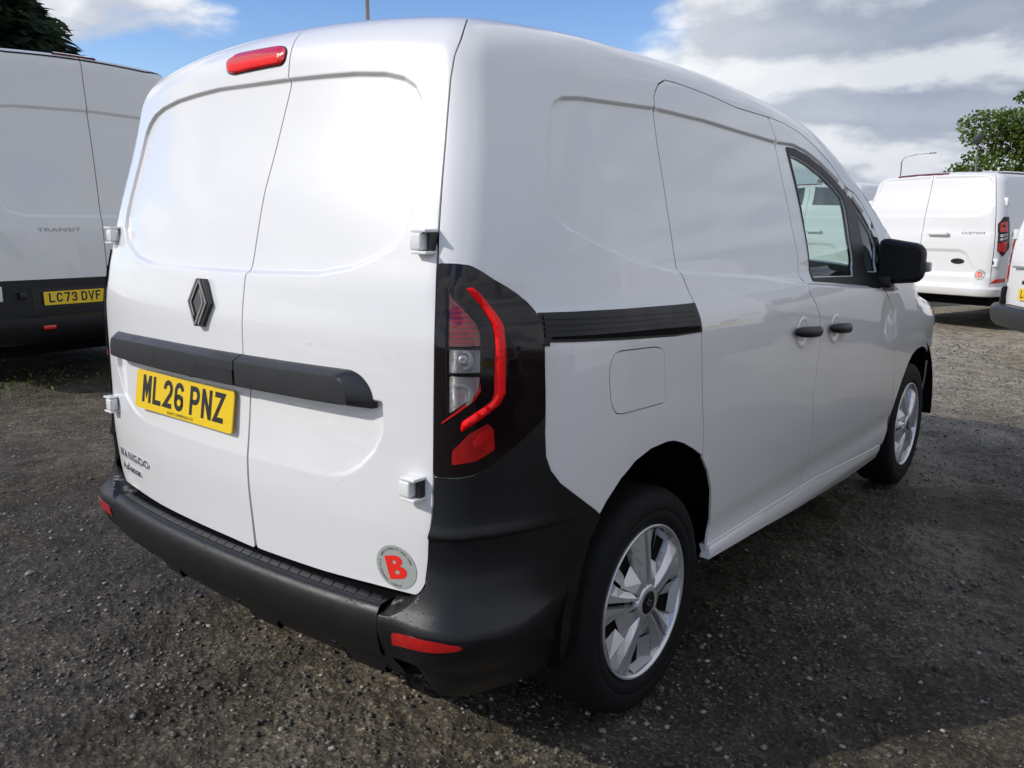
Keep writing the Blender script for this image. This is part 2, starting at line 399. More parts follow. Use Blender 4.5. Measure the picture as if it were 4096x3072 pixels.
def spl(tab):
    """smooth (monotone cubic) interpolation through a table of (t, value)"""
    t = np.array([a for a, b in tab], float); y = np.array([b for a, b in tab], float)
    h = np.diff(t); d = np.diff(y) / h; m = np.zeros(len(t))
    m[1:-1] = np.where(d[:-1] * d[1:] > 0, 2 * d[:-1] * d[1:] / (d[:-1] + d[1:] + 1e-12 * np.sign(d[:-1] + d[1:] + 1e-30)), 0)
    m[0], m[-1] = d[0], d[-1]
    def f(q):
        q = np.clip(np.asarray(q, float), t[0], t[-1])
        i = np.clip(np.searchsorted(t, q, side='right') - 1, 0, len(t) - 2)
        s = (q - t[i]) / h[i]; s2 = s * s; s3 = s2 * s
        return (y[i] * (2 * s3 - 3 * s2 + 1) + m[i] * h[i] * (s3 - 2 * s2 + s) +
                y[i + 1] * (-2 * s3 + 3 * s2) + m[i + 1] * h[i] * (s3 - s2))
    return f

def sstep(a, b, x):
    t = np.clip((x - a) / (b - a), 0, 1); return t * t * (3 - 2 * t)

def smax(a, b, k):
    h = np.maximum(k - np.abs(a - b), 0) / k
    return np.maximum(a, b) + h * h * k * .25

def inpoly(px, py, poly):
    poly = np.asarray(poly); c = np.zeros(px.shape, bool); n = len(poly)
    for i in range(n):
        x1, y1 = poly[i]; x2, y2 = poly[(i + 1) % n]
        if y1 == y2: continue
        m = (y1 > py) != (y2 > py)
        c ^= m & (px < (x2 - x1) * (py - y1) / (y2 - y1) + x1)
    return c

def sdpoly(px, py, poly):
    """signed distance to a polygon, negative inside"""
    poly = np.asarray(poly, float); d = np.full(px.shape, 1e9); n = len(poly)
    for i in range(n):
        a = poly[i]; b = poly[(i + 1) % n]; e = b - a; L = e @ e
        if L < 1e-14: continue
        t = np.clip(((px - a[0]) * e[0] + (py - a[1]) * e[1]) / L, 0, 1)
        d = np.minimum(d, (px - a[0] - t * e[0]) ** 2 + (py - a[1] - t * e[1]) ** 2)
    return np.sqrt(d) * np.where(inpoly(px, py, poly), -1, 1)

class Body:
    """a van body as one smooth implicit surface plus the ways to lay panels on it"""
    def __init__(s, W, rear, top, nose, rplan=.05, xref=.72, crown=.05, kc=.2, kr=.16, core=(.45, -.30, 2.9),
                 zc=((0, 1.4), (1, 1.4), (2.3, .75), (4, .75)), taper=((-1, .0), (0, 0), (1.5, 0), (3.8, 0)),
                 upper=((-1, 0), (4, 0)), zbelt=1.15, dents=(), krr=None, r4=0.):
        s.W, s.R, s.T, s.N = spl(W), spl(rear), spl(top), spl(nose)
        s.rplan, s.xref, s.crown, s.kc, s.kr = rplan, xref, crown, kc, kr
        s.krr = krr or kr; s.r4 = r4
        s.xc, s.ya, s.yb = core; s.zc = spl(zc); s.taper = spl(taper); s.upper = spl(upper); s.zbelt = zbelt
        s.dents = dents; s.rc = .4; s.L = s.rc * np.pi / 2; s.r1 = .4
    def f(s, p):
        x, y, z = np.abs(p[..., 0]), p[..., 1], p[..., 2]; xs = p[..., 0]
        gs = x - (s.W(z) - s.taper(y) - s.upper(y) * np.maximum(z - s.zbelt, 0))
        gr = (s.R(z) + s.rplan * (x / s.xref) ** 2 + s.r4 * np.minimum(x / s.xref, 1.15) ** 4) - y
        sl = (s.T(y + .02) - s.T(y - .02)) / .04
        gt = (z - s.T(y) + s.crown * (x / .75) ** 2) / np.sqrt(1 + sl * sl)
        gn = y - (s.N(z) - .22 * (x / .8) ** 2.4)
        for kind, poly, dep, w, fade in s.dents:
            if kind == 'rear':
                m = (y < s.ya + .35)
                if not m.any(): continue
                d = sdpoly(xs[m], z[m], poly); a = dep * sstep(w * .5, -w * .5, d)
                if fade: a = a * np.clip((z[m] - fade[0]) / (fade[1] - fade[0]), 0, 1)
                gr = gr.copy(); gr[m] += a
            else:
                m = (p[..., 0] > 0) if kind == 'right' else (x > .3) & (y > s.ya - .3)
                if not m.any(): continue
                d = sdpoly(y[m], z[m], poly); a = dep * sstep(w * .5, -w * .5, d)
                gs = gs.copy(); gs[m] += a
        g = smax(gs, gr, s.kc); g = smax(g, gn, .25)
        k = s.kr + (s.krr - s.kr) * sstep(.15, .0, np.abs(gr))
        return smax(g, gt, k)
    def grad(s, p, e=1.5e-3):
        n = np.stack([s.f(p + e * np.eye(3)[i]) - s.f(p - e * np.eye(3)[i]) for i in range(3)], -1)
        return n / np.maximum(np.linalg.norm(n, axis=-1, keepdims=True), 1e-9)
    def ray(s, u, v):
        sg = np.where(u < 0, -1., 1.); a = np.abs(u); xc, L = s.xc, s.L
        e1 = xc + L; e2 = e1 + (s.yb - s.ya)
        th = np.where(a < xc, -np.pi / 2, np.where(a < e1, -np.pi / 2 + (a - xc) / s.rc, np.where(a < e2, 0, np.minimum((a - e2) / s.rc, np.pi / 2))))
        cx = np.where(a < xc, a, np.where(a > e2 + L, xc - (a - e2 - L), xc)); cy = np.where(a < e1, s.ya, np.minimum(s.ya + a - e1, s.yb))
        zc = s.zc(cy); ph = np.maximum(v - zc, 0) / s.r1; cz = np.minimum(v, zc)
        C = np.stack([cx * sg, cy, cz], -1)
        D = np.stack([np.cos(th) * np.cos(ph) * sg, np.sin(th) * np.cos(ph), np.sin(ph)], -1)
        return C, D
    def solve(s, C, D, t0=.9):
        lo = np.zeros(C.shape[:-1]); hi = np.full(C.shape[:-1], t0)
        for _ in range(7):
            m = .5 * (lo + hi); q = s.f(C + D * m[..., None]) > 0
            hi = np.where(q, m, hi); lo = np.where(q, lo, m)
        t = .5 * (lo + hi)
        for _ in range(5):
            v = s.f(C + D * t[..., None]); w = (s.f(C + D * (t + 1e-3)[..., None]) - v) / 1e-3
            t = np.clip(t - v / np.where(np.abs(w) < .12, .12, w), lo - .01, hi + .01)
        return C + D * t[..., None]
    def P(s, u, v, off=0.):
        u, v = np.asarray(u, float), np.asarray(v, float)
        C, D = s.ray(u, v); p = s.solve(C, D)
        if np.any(off): p = p + s.grad(p) * np.asarray(off)[..., None]
        return p
    def Ptop(s, x, y, off=0.):
        x, y = np.asarray(x, float), np.asarray(y, float)
        C = np.stack([x, y, np.full(x.shape, .5)], -1); D = np.zeros(C.shape); D[..., 2] = 1
        p = s.solve(C, D, s.T(np.array([0.]))[0] + .3)
        if np.any(off): p = p + s.grad(p) * np.asarray(off)[..., None]
        return p
    def inv(s, p):
        x, y, z = np.abs(p[..., 0]), p[..., 1], p[..., 2]; sg = np.where(p[..., 0] < 0, -1, 1)
        cx = np.minimum(x, s.xc); cy = np.clip(y, s.ya, s.yb); dx, dy = x - cx, y - cy
        th = np.arctan2(dy, dx); e1 = s.xc + s.L; e2 = e1 + s.yb - s.ya
        u = np.where((x <= s.xc) & (y < s.ya), x, np.where(y < s.ya, s.xc + (th + np.pi / 2) * s.rc,
            np.where(y <= s.yb, e1 + y - s.ya, e2 + th * s.rc)))
        zc = s.zc(cy); r = np.hypot(dx, dy)
        v = np.where(z < zc, z, zc + np.arctan2(z - zc, np.maximum(r, 1e-6)) * s.r1)
        return sg * u, v
VAN = dict(
    W=((.2, .85), (.27, .872), (.33, .897), (.37, .90), (.42, .897), (.5, .908), (.7, .926), (.9, .933), (1.08, .932), (1.155, .922), (1.20, .905), (1.26, .897),
       (1.4, .868), (1.6, .815), (1.75, .772), (1.9, .72)),
    rear=((.2, -.70), (.45, -.742), (.6, -.752), (.71, -.757), (.85, -.752), (1.1, -.747), (1.22, -.732), (1.3, -.712), (1.4, -.686), (1.6, -.626), (1.7, -.602),
          (1.77, -.588), (1.85, -.575), (1.95, -.55)),
    top=((-1, 1.842), (-.6, 1.860), (-.3, 1.882), (0, 1.893), (.4, 1.893), (.9, 1.867), (1.3, 1.82), (1.6, 1.745), (1.9, 1.62), (2.2, 1.44), (2.45, 1.25), (2.6, 1.145), (2.75, 1.095),
         (3.0, 1.045), (3.3, .955), (3.5, .86), (3.75, .70)),
    nose=((.2, 3.50), (.35, 3.62), (.6, 3.64), (.8, 3.60), (1.0, 3.5), (1.2, 3.4), (1.9, 3.2)),
    rplan=.045, r4=.015, xref=.72, crown=.062, kc=.05, kr=.10, core=(.45, -.30, 2.9), zc=((-1, 1.6), (0, 1.6), (1, 1.6), (1.5, 1.28), (2.3, .75), (4, .75)),
    taper=((-1, .45), (-.7, .165), (-.64, .128), (-.57, .090), (-.48, .052), (-.38, .022), (-.25, .003), (-.2, 0), (1.8, 0), (2.6, .015), (3.2, .06), (3.7, .12)),
    upper=((-1, 0), (1.2, 0), (2.5, .14), (4, .14)), zbelt=1.15,
    dents=[('rear', [(0, 1.724), (0.161, 1.721), (0.285, 1.717), (0.394, 1.712), (0.49, 1.702), (0.545, 1.688), (0.58, 1.668), (0.6, 1.64), (0.612, 1.594), (0.62, 1.54), (0.63, 1.458), (0.632, 1.39), (0.624, 1.35), (0.6, 1.322), (0.548, 1.295), (0.487, 1.272), (0.383, 1.255), (0.141, 1.25), (0, 1.25), (-0.141, 1.25), (-0.383, 1.255), (-0.487, 1.272), (-0.548, 1.295), (-0.6, 1.322), (-0.624, 1.35), (-0.632, 1.39), (-0.63, 1.458), (-0.62, 1.54), (-0.612, 1.594), (-0.6, 1.64), (-0.58, 1.668), (-0.545, 1.69), (-0.49, 1.705), (-0.394, 1.718), (-0.285, 1.724), (-0.161, 1.728)], .012, .012, None),
           ('rear', [(-0.655, 0.975), (0.592, 0.975), (0.594, 0.95), (0.593, 0.91), (0.57, 0.863), (0.531, 0.823), (0.486, 0.795), (0.429, 0.78), (0, 0.775), (-0.43, 0.78), (-0.52, 0.8), (-0.6, 0.84), (-0.65, 0.92)], .022, .014, (.775, .99)),
           ('side', [(-0.359, 1.597), (-0.351, 1.62), (-0.333, 1.641), (-0.305, 1.653), (-0.244, 1.659), (0.107, 1.671), (0.221, 1.669), (0.41, 1.665), (0.623, 1.654), (0.918, 1.641), (1.0, 1.642), (1.085, 1.643), (1.2, 1.628), (1.34, 1.594), (1.47, 1.552), (1.66, 1.49), (1.9, 1.36), (1.94, 1.15), (1.79, 1.1), (1.05, 1.155), (0.641, 1.2), (0.066, 1.243), (-0.131, 1.278), (-0.28, 1.323), (-0.374, 1.363), (-0.402, 1.4), (-0.402, 1.46), (-0.38, 1.548)], .012, .012, None)])
UV = {
    'door_edge': [(0.7656, 1.7864), (0.7479, 1.7449), (0.7372, 1.6866), (0.7275, 1.5738), (0.7195, 1.4732), (0.7154, 1.4067), (0.7118, 1.3407), (0.7113, 1.2815), (0.7088, 1.1499), (0.7049, 0.9794), (0.7018, 0.831), (0.6995, 0.7519), (0.6956, 0.7131), (0.6914, 0.6862), (0.6884, 0.6283), (0.6858, 0.5928), (0.6808, 0.5681), (0.669, 0.5451), (0.659, 0.5335)],
    'lamp': [(0.7133, 1.2861), (0.7451, 1.2859), (0.7718, 1.2825), (0.7934, 1.2696), (0.8157, 1.2525), (0.842, 1.2364), (0.8662, 1.2186), (0.8875, 1.1992), (0.9009, 1.1802), (0.9077, 1.1647), (0.9133, 1.1397), (0.9146, 1.1115), (0.9147, 1.064), (0.9163, 0.9993), (0.9167, 0.9503), (0.9032, 0.9358), (0.8723, 0.9074), (0.8427, 0.8821), (0.8144, 0.86), (0.7926, 0.8433), (0.7716, 0.8327), (0.7462, 0.8276), (0.7258, 0.8278), (0.7034, 0.828), (0.7057, 0.9497), (0.7085, 1.0748), (0.7105, 1.1954)],
    'lamp_bar': [(0.763, 1.235), (0.7776, 1.2365), (0.7977, 1.2108), (0.8185, 1.1786), (0.8309, 1.1542), (0.8328, 1.1178), (0.8319, 1.0087), (0.8215, 0.9861), (0.7984, 0.9663), (0.7521, 0.9299), (0.7509, 0.9379), (0.7536, 0.9536), (0.7776, 0.9729), (0.8052, 0.9956), (0.8099, 1.0109), (0.8129, 1.1342), (0.8088, 1.1585), (0.7891, 1.1977)],
    'lamp_fog': [(0.7671, 0.9262), (0.7983, 0.9457), (0.809, 0.9317), (0.8111, 0.8864), (0.777, 0.8646), (0.7351, 0.8572), (0.7367, 0.8886)],
    'lamp_brake': [(0.7348, 1.2256), (0.7406, 1.2107), (0.7521, 1.1972), (0.7796, 1.1599), (0.7856, 1.1388), (0.7859, 1.1132), (0.7343, 1.1127)],
    'lamp_ind': [(0.7343, 1.1082), (0.7857, 1.1057), (0.7845, 1.0551), (0.7333, 1.0578)],
    'lamp_rev': [(0.7333, 1.0516), (0.7845, 1.0489), (0.7817, 1.018), (0.7728, 1.0061), (0.7319, 0.9707)],
    'lamp_line': [(0.7181, 0.9463), (0.7208, 0.9528), (0.7728, 1.0045), (0.7825, 1.0211), (0.7852, 1.0349), (0.7861, 1.0177), (0.7752, 0.9982)],
    'rail': [(0.9086, 1.1768), (1.4051, 1.1594), (1.5142, 1.1569), (1.5359, 1.1145), (1.5464, 1.0743), (1.3855, 1.0788), (0.9505, 1.1043), (0.9502, 1.0965), (0.9155, 1.0976), (0.9158, 1.1417)],
    'rail_slot': [(0.9508, 1.1095), (0.9517, 1.1216), (1.3915, 1.1023), (1.5197, 1.0987), (1.5338, 1.0778), (1.3854, 1.0822)],
    'flap': [(1.1297, 1.0704), (1.2909, 1.0617), (1.3237, 1.0539), (1.3369, 1.0379), (1.3487, 0.9193), (1.341, 0.91), (1.1415, 0.9157), (1.1162, 0.9199), (1.0973, 0.9442), (1.0878, 1.0069), (1.0915, 1.0444), (1.1055, 1.0655)],
    'slide_rear': [(1.5867, 1.7853), (1.5397, 1.7646), (1.5083, 1.7351), (1.4934, 1.7134), (1.4896, 1.6845), (1.4954, 1.6782), (1.4825, 1.5822), (1.4664, 1.4158), (1.4652, 1.2913), (1.4709, 1.2419), (1.4776, 1.2347), (1.5004, 1.1976), (1.5106, 1.1592), (1.5275, 1.1195), (1.5432, 1.079), (1.5519, 0.994), (1.5687, 0.8556), (1.5844, 0.8063), (1.5914, 0.7579), (1.5939, 0.7145)],
    'slide_top': [(1.5867, 1.7853), (1.6433, 1.7861), (1.8244, 1.7738), (2.0316, 1.7493), (2.2828, 1.7428)],
    'slide_front': [(2.2808, 1.7296), (2.2928, 1.6995), (2.3037, 1.6633), (2.3157, 1.642), (2.3175, 1.5724), (2.319, 1.4818), (2.3302, 1.3481), (2.3492, 1.2451), (2.3479, 1.1799), (2.3759, 1.165), (2.3764, 1.1299), (2.4332, 1.0871), (2.4818, 1.0377), (2.5019, 0.9314), (2.4886, 0.8449), (2.4831, 0.7564), (2.5071, 0.6553), (2.5346, 0.5816), (2.5292, 0.507), (2.4958, 0.4001)],
    'door_top': [(2.2828, 1.7428), (2.4188, 1.7326), (2.5548, 1.7086), (2.6928, 1.6543), (2.8334, 1.5819), (2.9856, 1.478)],
    'fdoor_front': [(3.2159, 1.0975), (3.2827, 1.0593), (3.2997, 1.0471), (3.3761, 0.9948), (3.4479, 0.947), (3.5149, 0.8124), (3.6487, 0.5697), (3.6886, 0.4834), (3.6151, 0.3179)],
    'arch': [(1.0742, 0.6727), (1.0972, 0.7015), (1.1489, 0.7468), (1.2105, 0.7781), (1.2872, 0.7949), (1.3706, 0.7959), (1.4112, 0.7905), (1.4684, 0.7718), (1.5403, 0.738), (1.5969, 0.6995), (1.6452, 0.6444), (1.6865, 0.5737), (1.6944, 0.5538), (1.7171, 0.4577), (1.697, 0.3849)],
    'farch': [(3.606, 0.3176), (3.6877, 0.4097), (3.7293, 0.5171), (3.788, 0.612), (3.8573, 0.6816), (3.9176, 0.716), (4.0125, 0.7345), (4.1357, 0.7333), (4.2535, 0.7126), (4.3611, 0.6764), (4.4377, 0.6375)],
    'clad': [(0.917, 0.9504), (0.9162, 0.9104), (0.9188, 0.8547), (0.9308, 0.8188), (0.9547, 0.7837), (0.9926, 0.7483), (1.0557, 0.6921), (1.0136, 0.7296), (1.0742, 0.6727)],
    'sill_up': [(1.697, 0.3849), (2.1362, 0.3828), (2.1108, 0.3984), (2.6647, 0.3849), (3.6151, 0.3179)],
    'sill_lo': [(1.6694, 0.3545), (2.1476, 0.3349), (2.3521, 0.332), (2.9439, 0.2779), (3.6162, 0.2615)],
    'frame': [(2.4098, 1.6381), (2.4863, 1.6401), (2.6017, 1.6263), (2.7445, 1.5845), (2.8752, 1.5266), (2.9774, 1.4746), (3.062, 1.4291), (3.0841, 1.4135), (3.1616, 1.3543), (3.2628, 1.2611), (3.2972, 1.2081), (3.2159, 1.0975), (3.0679, 1.1115), (2.6908, 1.1451), (2.4534, 1.1637), (2.452, 1.2436), (2.4371, 1.3806), (2.4252, 1.5196)],
    'glass': [(2.4276, 1.6072), (2.5, 1.605), (2.605, 1.59), (2.7258, 1.5567), (2.8535, 1.5026), (2.9388, 1.456), (2.9497, 1.4127), (2.937, 1.3026), (2.9507, 1.2187), (2.9027, 1.1584), (2.5063, 1.174), (2.4538, 1.1748), (2.452, 1.2436), (2.4421, 1.3438), (2.4397, 1.4908)],
    'quarter': [(3.0888, 1.4079), (3.1583, 1.3524), (3.261, 1.2603), (3.2954, 1.2068), (3.2275, 1.1255), (3.0731, 1.154), (3.0913, 1.2151), (3.0872, 1.3149), (3.0878, 1.3853)],
    'bar': [(-0.609, 1.0345), (0.1179, 1.0455), (0.5185, 1.0429), (0.5441, 1.0303), (0.5653, 1.0144), (0.577, 0.9915), (0.5668, 0.9635), (0.4957, 0.9612), (0.0656, 0.9573), (-0.6722, 0.9561), (-0.643, 1.0094)],
    'brake': [(-0.1307, 1.8514), (-0.0927, 1.8668), (0.0996, 1.861), (0.1256, 1.8532), (0.1351, 1.8396), (0.1341, 1.8141), (0.1232, 1.804), (-0.0849, 1.8019), (-0.1133, 1.8107), (-0.1285, 1.8302)],
    'roof_sil': [(-0.4009, 1.9311), (-0.1561, 1.9348), (0.1657, 1.9048), (0.3303, 1.9078), (0.6028, 1.9176), (0.8122, 1.8543), (0.9116, 1.8803), (1.1259, 1.8857), (1.3799, 1.8737), (1.7002, 1.849), (1.6814, 1.8371), (2.0825, 1.8094), (2.4552, 1.7674), (2.7034, 1.6648), (3.0392, 1.4854)],
    'bar_front': [(-0.5153, 1.0247), (0.1446, 1.0342), (0.4879, 1.0289), (0.5125, 1.0166), (0.5327, 0.9917), (0.5215, 0.97), (0.1101, 0.967), (-0.6272, 0.9621)],
}
# ---------------------------------------------------------------- the white cargo van in front
B = Body(**VAN)
E1 = B.xc + B.L; E2 = E1 + B.yb - B.ya; E3 = E2 + B.L; E4 = E3 + B.xc     # where corner, side, nose corner and nose begin along u
def vb(u):
    C, D = B.ray(np.atleast_1d(np.asarray(u, float)), np.atleast_1d(0.)); return B.zc(C[:, 1]) + B.r1 * math.radians(68)
def on_side(y, z):
    C = np.stack([np.full(len(y), .3), y, z], -1); D = np.zeros(C.shape); D[:, 0] = 1; return B.solve(C, D)
def on_rear(x, z, off=0.):
    x, z = np.asarray(x, float), np.asarray(z, float)
    C = np.stack([x, np.full(len(x), -.15), z], -1); D = np.zeros(C.shape); D[:, 1] = -1; p = B.solve(C, D)
    return p + B.grad(p) * off if off else p
# rows of points along the pressed edges so that their shape is sampled finely
EX_R, EX_S = [], []
for kind, poly, dep, w, fade in B.dents:
    pp = resample(poly, .0055)
    for o in np.array([-.75, -.5, -.25, 0, .25, .5, .75]) * w:
        q = inset(pp, o)
        if kind == 'rear': u, v = B.inv(on_rear(q[:, 0], q[:, 1])); EX_R += list(np.stack([u, v], 1))
        else: u, v = B.inv(on_side(q[:, 0], q[:, 1])); EX_S += list(np.stack([u, v], 1))
EX_R = np.array(EX_R); EX_S = np.array(EX_S)
van = thing(empty('cargo_van'), 'nearest white panel van with ML26 PNZ plate and black wrap-round rear bumper', 'van')
wh = M['white']
def shift(poly, du, dv): return [(a + du, b + dv) for a, b in poly]
# -- rear doors
edge = UV['door_edge'][1:]
u0_, v0_ = UV['door_edge'][0]; vt_ = float(vb(.80)[0]) + .01
door_top_curve = [(.85, vt_), (.815, v0_ * .45 + vt_ * .55), (u0_, v0_)]
door_r = door_top_curve + edge
bottom = [(.547, .532), (.395, .526), (.126, .523)]
sm_ = [(.120, .52), (.120, 1.0), (.120, 1.24), (.126, 1.265), (.124, 1.45), (.146, 1.65), (.156, 1.705), (.156, 1.725), (.153, 1.78)]
su_, sv_ = B.inv(on_rear([a for a, _ in sm_], [c for _, c in sm_])); SEAM = [(float(a), float(c)) for a, c in zip(su_, sv_)] + [(.150, float(vb(.1)[0]) + .01)]
right_poly = door_r + bottom + SEAM[1:]
mir = [(-a, b) for a, b in door_r]
left_poly = mir + [(-.547, .532), (-.395, .526), (0, .523)] + SEAM
NEAR = lambda ex, f: ex[f(ex)]
ld = panel(B, rounded(left_poly, .012, 3), wh, 'rear_door', van, gap=.0024, res=.016, extra=NEAR(EX_R, lambda e: e[:, 0] < .14), edge=.012)
rd = panel(B, rounded(right_poly, .012, 3), wh, 'rear_door', van, gap=.0024, res=.016, extra=NEAR(EX_R, lambda e: e[:, 0] > .11), edge=.012)
# -- body sides with pillars and cantrail, sliding doors, front doors, wings
ARCH = UV['arch']; FARCH = UV['farch']
arch_rear = [(1.0, .30), (1.02, .52), (1.045, .62)] + ARCH
SR = UV['slide_rear']; ST = UV['slide_top']; SF = UV['slide_front']; DT = UV['door_top']; FF = UV['fdoor_front']
APIL = [(UV['frame'][k][0] + .010, UV['frame'][k][1] + .0115) for k in (7, 8, 9)] + [(UV['frame'][10][0] + .016, UV['frame'][10][1] + .004), (3.318, 1.10)]
us = np.linspace(3.42, .85, 60)
body_poly = (door_top_curve[1:] + edge[:-4] + [(.70, .63), (1.04, .63)] + ARCH[:9] + [(1.585, .7125)] + SR[::-1] + ST[1:] + DT[1:] + APIL +
             [(3.36, 1.06), (3.42, 1.03)] + [(float(u), float(vb(u)[0])) for u in us])
slide_poly = SR + [(1.5969, .6995), (1.6452, .6444), (1.6865, .5737), (1.7171, .4577), (1.705, .3849), (1.705, .375), (2.14, .372), (2.48, .377)] + SF[::-1] + [(DT[0][0] - .012, DT[0][1] - .0003)] + ST[::-1][1:-1]
fdoor_poly = [DT[0]] + SF + [(2.48, .377), (2.9, .348), (3.55, .315)] + FF[::-1][:-1] + [(3.305, 1.05)] + APIL[::-1] + DT[::-1][:-1]
cf = E1 + 2.716 - B.ya
farch_full = [(3.55, .315)] + FARCH + [(cf + .41 * math.cos(math.radians(a)), .345 + .41 * math.sin(math.radians(a))) for a in (40, 28, 14, 0, -10)] + [(cf + .40, .25)]
us2 = np.linspace(E4, 3.42, 40)
wing_poly = FF[1:][:-1] + [(3.6151, .3179)] + farch_full[1:] + [(E4, .25)] + [(float(u), float(vb(u)[0])) for u in us2] + [(3.42, 1.03), (3.36, 1.06), (3.305, 1.05)]
FRAME = [p for p in UV['frame'] if p not in (UV['frame'][11], UV['frame'][10])]; FRAME.insert(10, (UV['frame'][10][0] + .006, UV['frame'][10][1] + .003)); FRAME.insert(11, (3.302, 1.082)); FRAME.insert(12, (3.19, 1.082))
GL = UV['glass']; QL = [tuple(q) for q in inset(UV['quarter'], .009)]
def flaphole(d): return inset(rounded(UV['flap'], .02, 3), -d)
for mr in (False, True):
    ex = EX_S
    panel(B, body_poly, wh, 'body_side', van, gap=.0022, res=.022, extra=NEAR(ex, lambda e: e[:, 0] < 1.5), edge=.014, mirror=mr, holes=[] if mr else [flaphole(.002)])
    sd = panel(B, slide_poly, wh, 'sliding_door', van, gap=.0022, res=.022, extra=NEAR(ex, lambda e: (e[:, 0] > 1.45) & (e[:, 0] < 2.36)), edge=.014, mirror=mr)
    fd = panel(B, fdoor_poly, wh, 'front_door', van, gap=.0022, res=.022, extra=NEAR(ex, lambda e: e[:, 0] > 2.28), edge=.014, mirror=mr,
               holes=[inset(GL, .004), inset(QL, .004)])
    panel(B, wing_poly, wh, 'front_wing', van, gap=.0022, res=.035, edge=.02, mirror=mr)
    if not mr: RD, RF = sd, fd
    # window surround and glass
    fr = panel(B, rounded(FRAME, .012, 3), M['seal'], 'window_frame', fd, off=.0035, res=.02, edge=.01, mirror=mr, flange=.02,
               holes=[rounded(GL, .015, 3), rounded(QL, .012, 3)])
    panel(B, inset(GL, -.012), M['glass'], 'window_glass', fd, off=-.004, res=.03, mirror=mr, flange=0)
    panel(B, inset(QL, -.012), M['glass'], 'quarter_glass', fd, off=-.004, res=.03, mirror=mr, flange=0)
    # sill
    SU = [(1.712, .392), (2.15, .388), (2.66, .380), (3.1, .353), (3.56, .322)]; SL = [(3.56, .262), (3.1, .268), (2.66, .296), (2.15, .330), (1.70, .352)]
    def sill_off(u, v):
        top = np.interp(u, [a for a, b in SU], [b for a, b in SU]); bot = np.interp(u, [a for a, b in SL[::-1]], [b for a, b in SL[::-1]])
        t = np.clip((top - v) / np.maximum(top - bot, 1e-3), 0, 1); return .003 + .009 * np.sin(np.clip(t * 1.5, 0, 1) * np.pi / 2)
    panel(B, SU + SL, wh, 'sill', van, off=sill_off, res=.012, mirror=mr, flange=.03)
    # slide rail on the flank
    rl = panel(B, UV['rail'][:5] + [(1.386, 1.079), (.929, 1.111), (.9284, 1.103), (.893, 1.1056), (.8935, 1.148)], M['plastic'], 'slide_rail', van, off=.002, res=.014, mirror=mr, flange=.012)
    zz = lambda t, u: np.interp(u, [.90, 1.405, 1.53], [1.1765, 1.1545, 1.148]) - t
    for k in range(4):
        ug = np.linspace(.918, 1.515 - .005 * k, 50); t = .006 + .0125 * k
        strip = [(float(u), float(zz(t, u))) for u in ug] + [(float(u), float(zz(t + .0085, u))) for u in ug[::-1]]
        panel(B, strip, M['plastic'], 'rail_rib', rl, off=.0055, res=.02, mirror=mr, flange=.005)
    ug = np.linspace(.935, 1.528, 50)
    strip = [(float(u), float(np.interp(u, [.93, 1.39, 1.53], [1.1265, 1.1015, 1.093]))) for u in ug] + [(float(u), float(np.interp(u, [.93, 1.39, 1.53], [1.1175, 1.0845, 1.079]))) for u in ug[::-1]]
    panel(B, strip, M['void'], 'rail_slot', rl, off=.0042, res=.02, mirror=mr, flange=0)
# fuel flap
panel(B, flaphole(-.0006), wh, 'fuel_flap', van, off=.0006, res=.03, edge=.01)
# -- roof with its skin, screen and bonnet (projected from above)
def rim(u):
    p = B.P(np.asarray(u), vb(u)); return p[:, :2]
ur = np.concatenate([np.linspace(0, .752, 12), np.linspace(.76, 1.12, 14), np.linspace(1.15, E2, 50), np.linspace(E2, E4, 24)[1:]])
rr = rim(ur)
yscr = (1.52, 2.52)
def xr(y): return np.interp(y, rr[:, 1][12:76], rr[:, 0][12:76])
roofp = [tuple(p) for p in rr if p[1] < yscr[0] - .01] + [(float(xr(yscr[0])), yscr[0])]
roofp = [(-a, b) for a, b in roofp[::-1]][:-1] + roofp
roof = panel(B, roofp, wh, 'roof', van, res=.05, edge=.03, top=True, flange=0)
for sx in (-.42, -.14, .14, .42):
    yy = np.linspace(-.30, 1.05, 40); st = [(sx + .035, float(y)) for y in yy] + [(sx - .035, float(y)) for y in yy[::-1]]
    def ro(x, y, sx=sx): return .006 * (1 - np.clip(np.abs(x - sx) / .035, 0, 1) ** 2) * sstep(-.32, -.2, y) * sstep(1.07, .9, y) + .0006
    panel(B, st, wh, 'roof_swage', roof, off=ro, res=.02, top=True, flange=0)
ys = np.linspace(yscr[0], yscr[1], 24)
scr = [(float(xr(y)) - .006, float(y)) for y in ys]
panel(B, scr + [(-a, b) for a, b in scr[::-1]], M['glass'], 'windscreen', van, off=-.003, res=.06, top=True, flange=0)
bon = [(float(xr(yscr[1])), yscr[1])] + [tuple(p) for p in rr if p[1] > yscr[1] + .01]
bon = bon + [(-a, b) for a, b in bon[::-1]][1:]
panel(B, bon, wh, 'bonnet', van, res=.05, edge=.03, top=True, flange=.01)
for mr in (False, True):
    panel(B, rounded([(E2 + .10, .93), (E2 + .16, .80), (E3 + .10, .80), (E3 + .16, .88), (E2 + .45, .93)], .03), M['clear'], 'headlamp', van, off=.004, mirror=mr, res=.03)
panel(B, rounded([(E3 + .02, .74), (E3 + .02, .36), (E4, .36), (E4, .74)], .03), M['plastic'], 'grille', van, off=.004, res=.04)
panel(B, rounded([(E3 + .02, .74), (E3 + .02, .36), (E4, .36), (E4, .74)], .03), M['plastic'], 'grille', van, off=.004, res=.04, mirror=True)
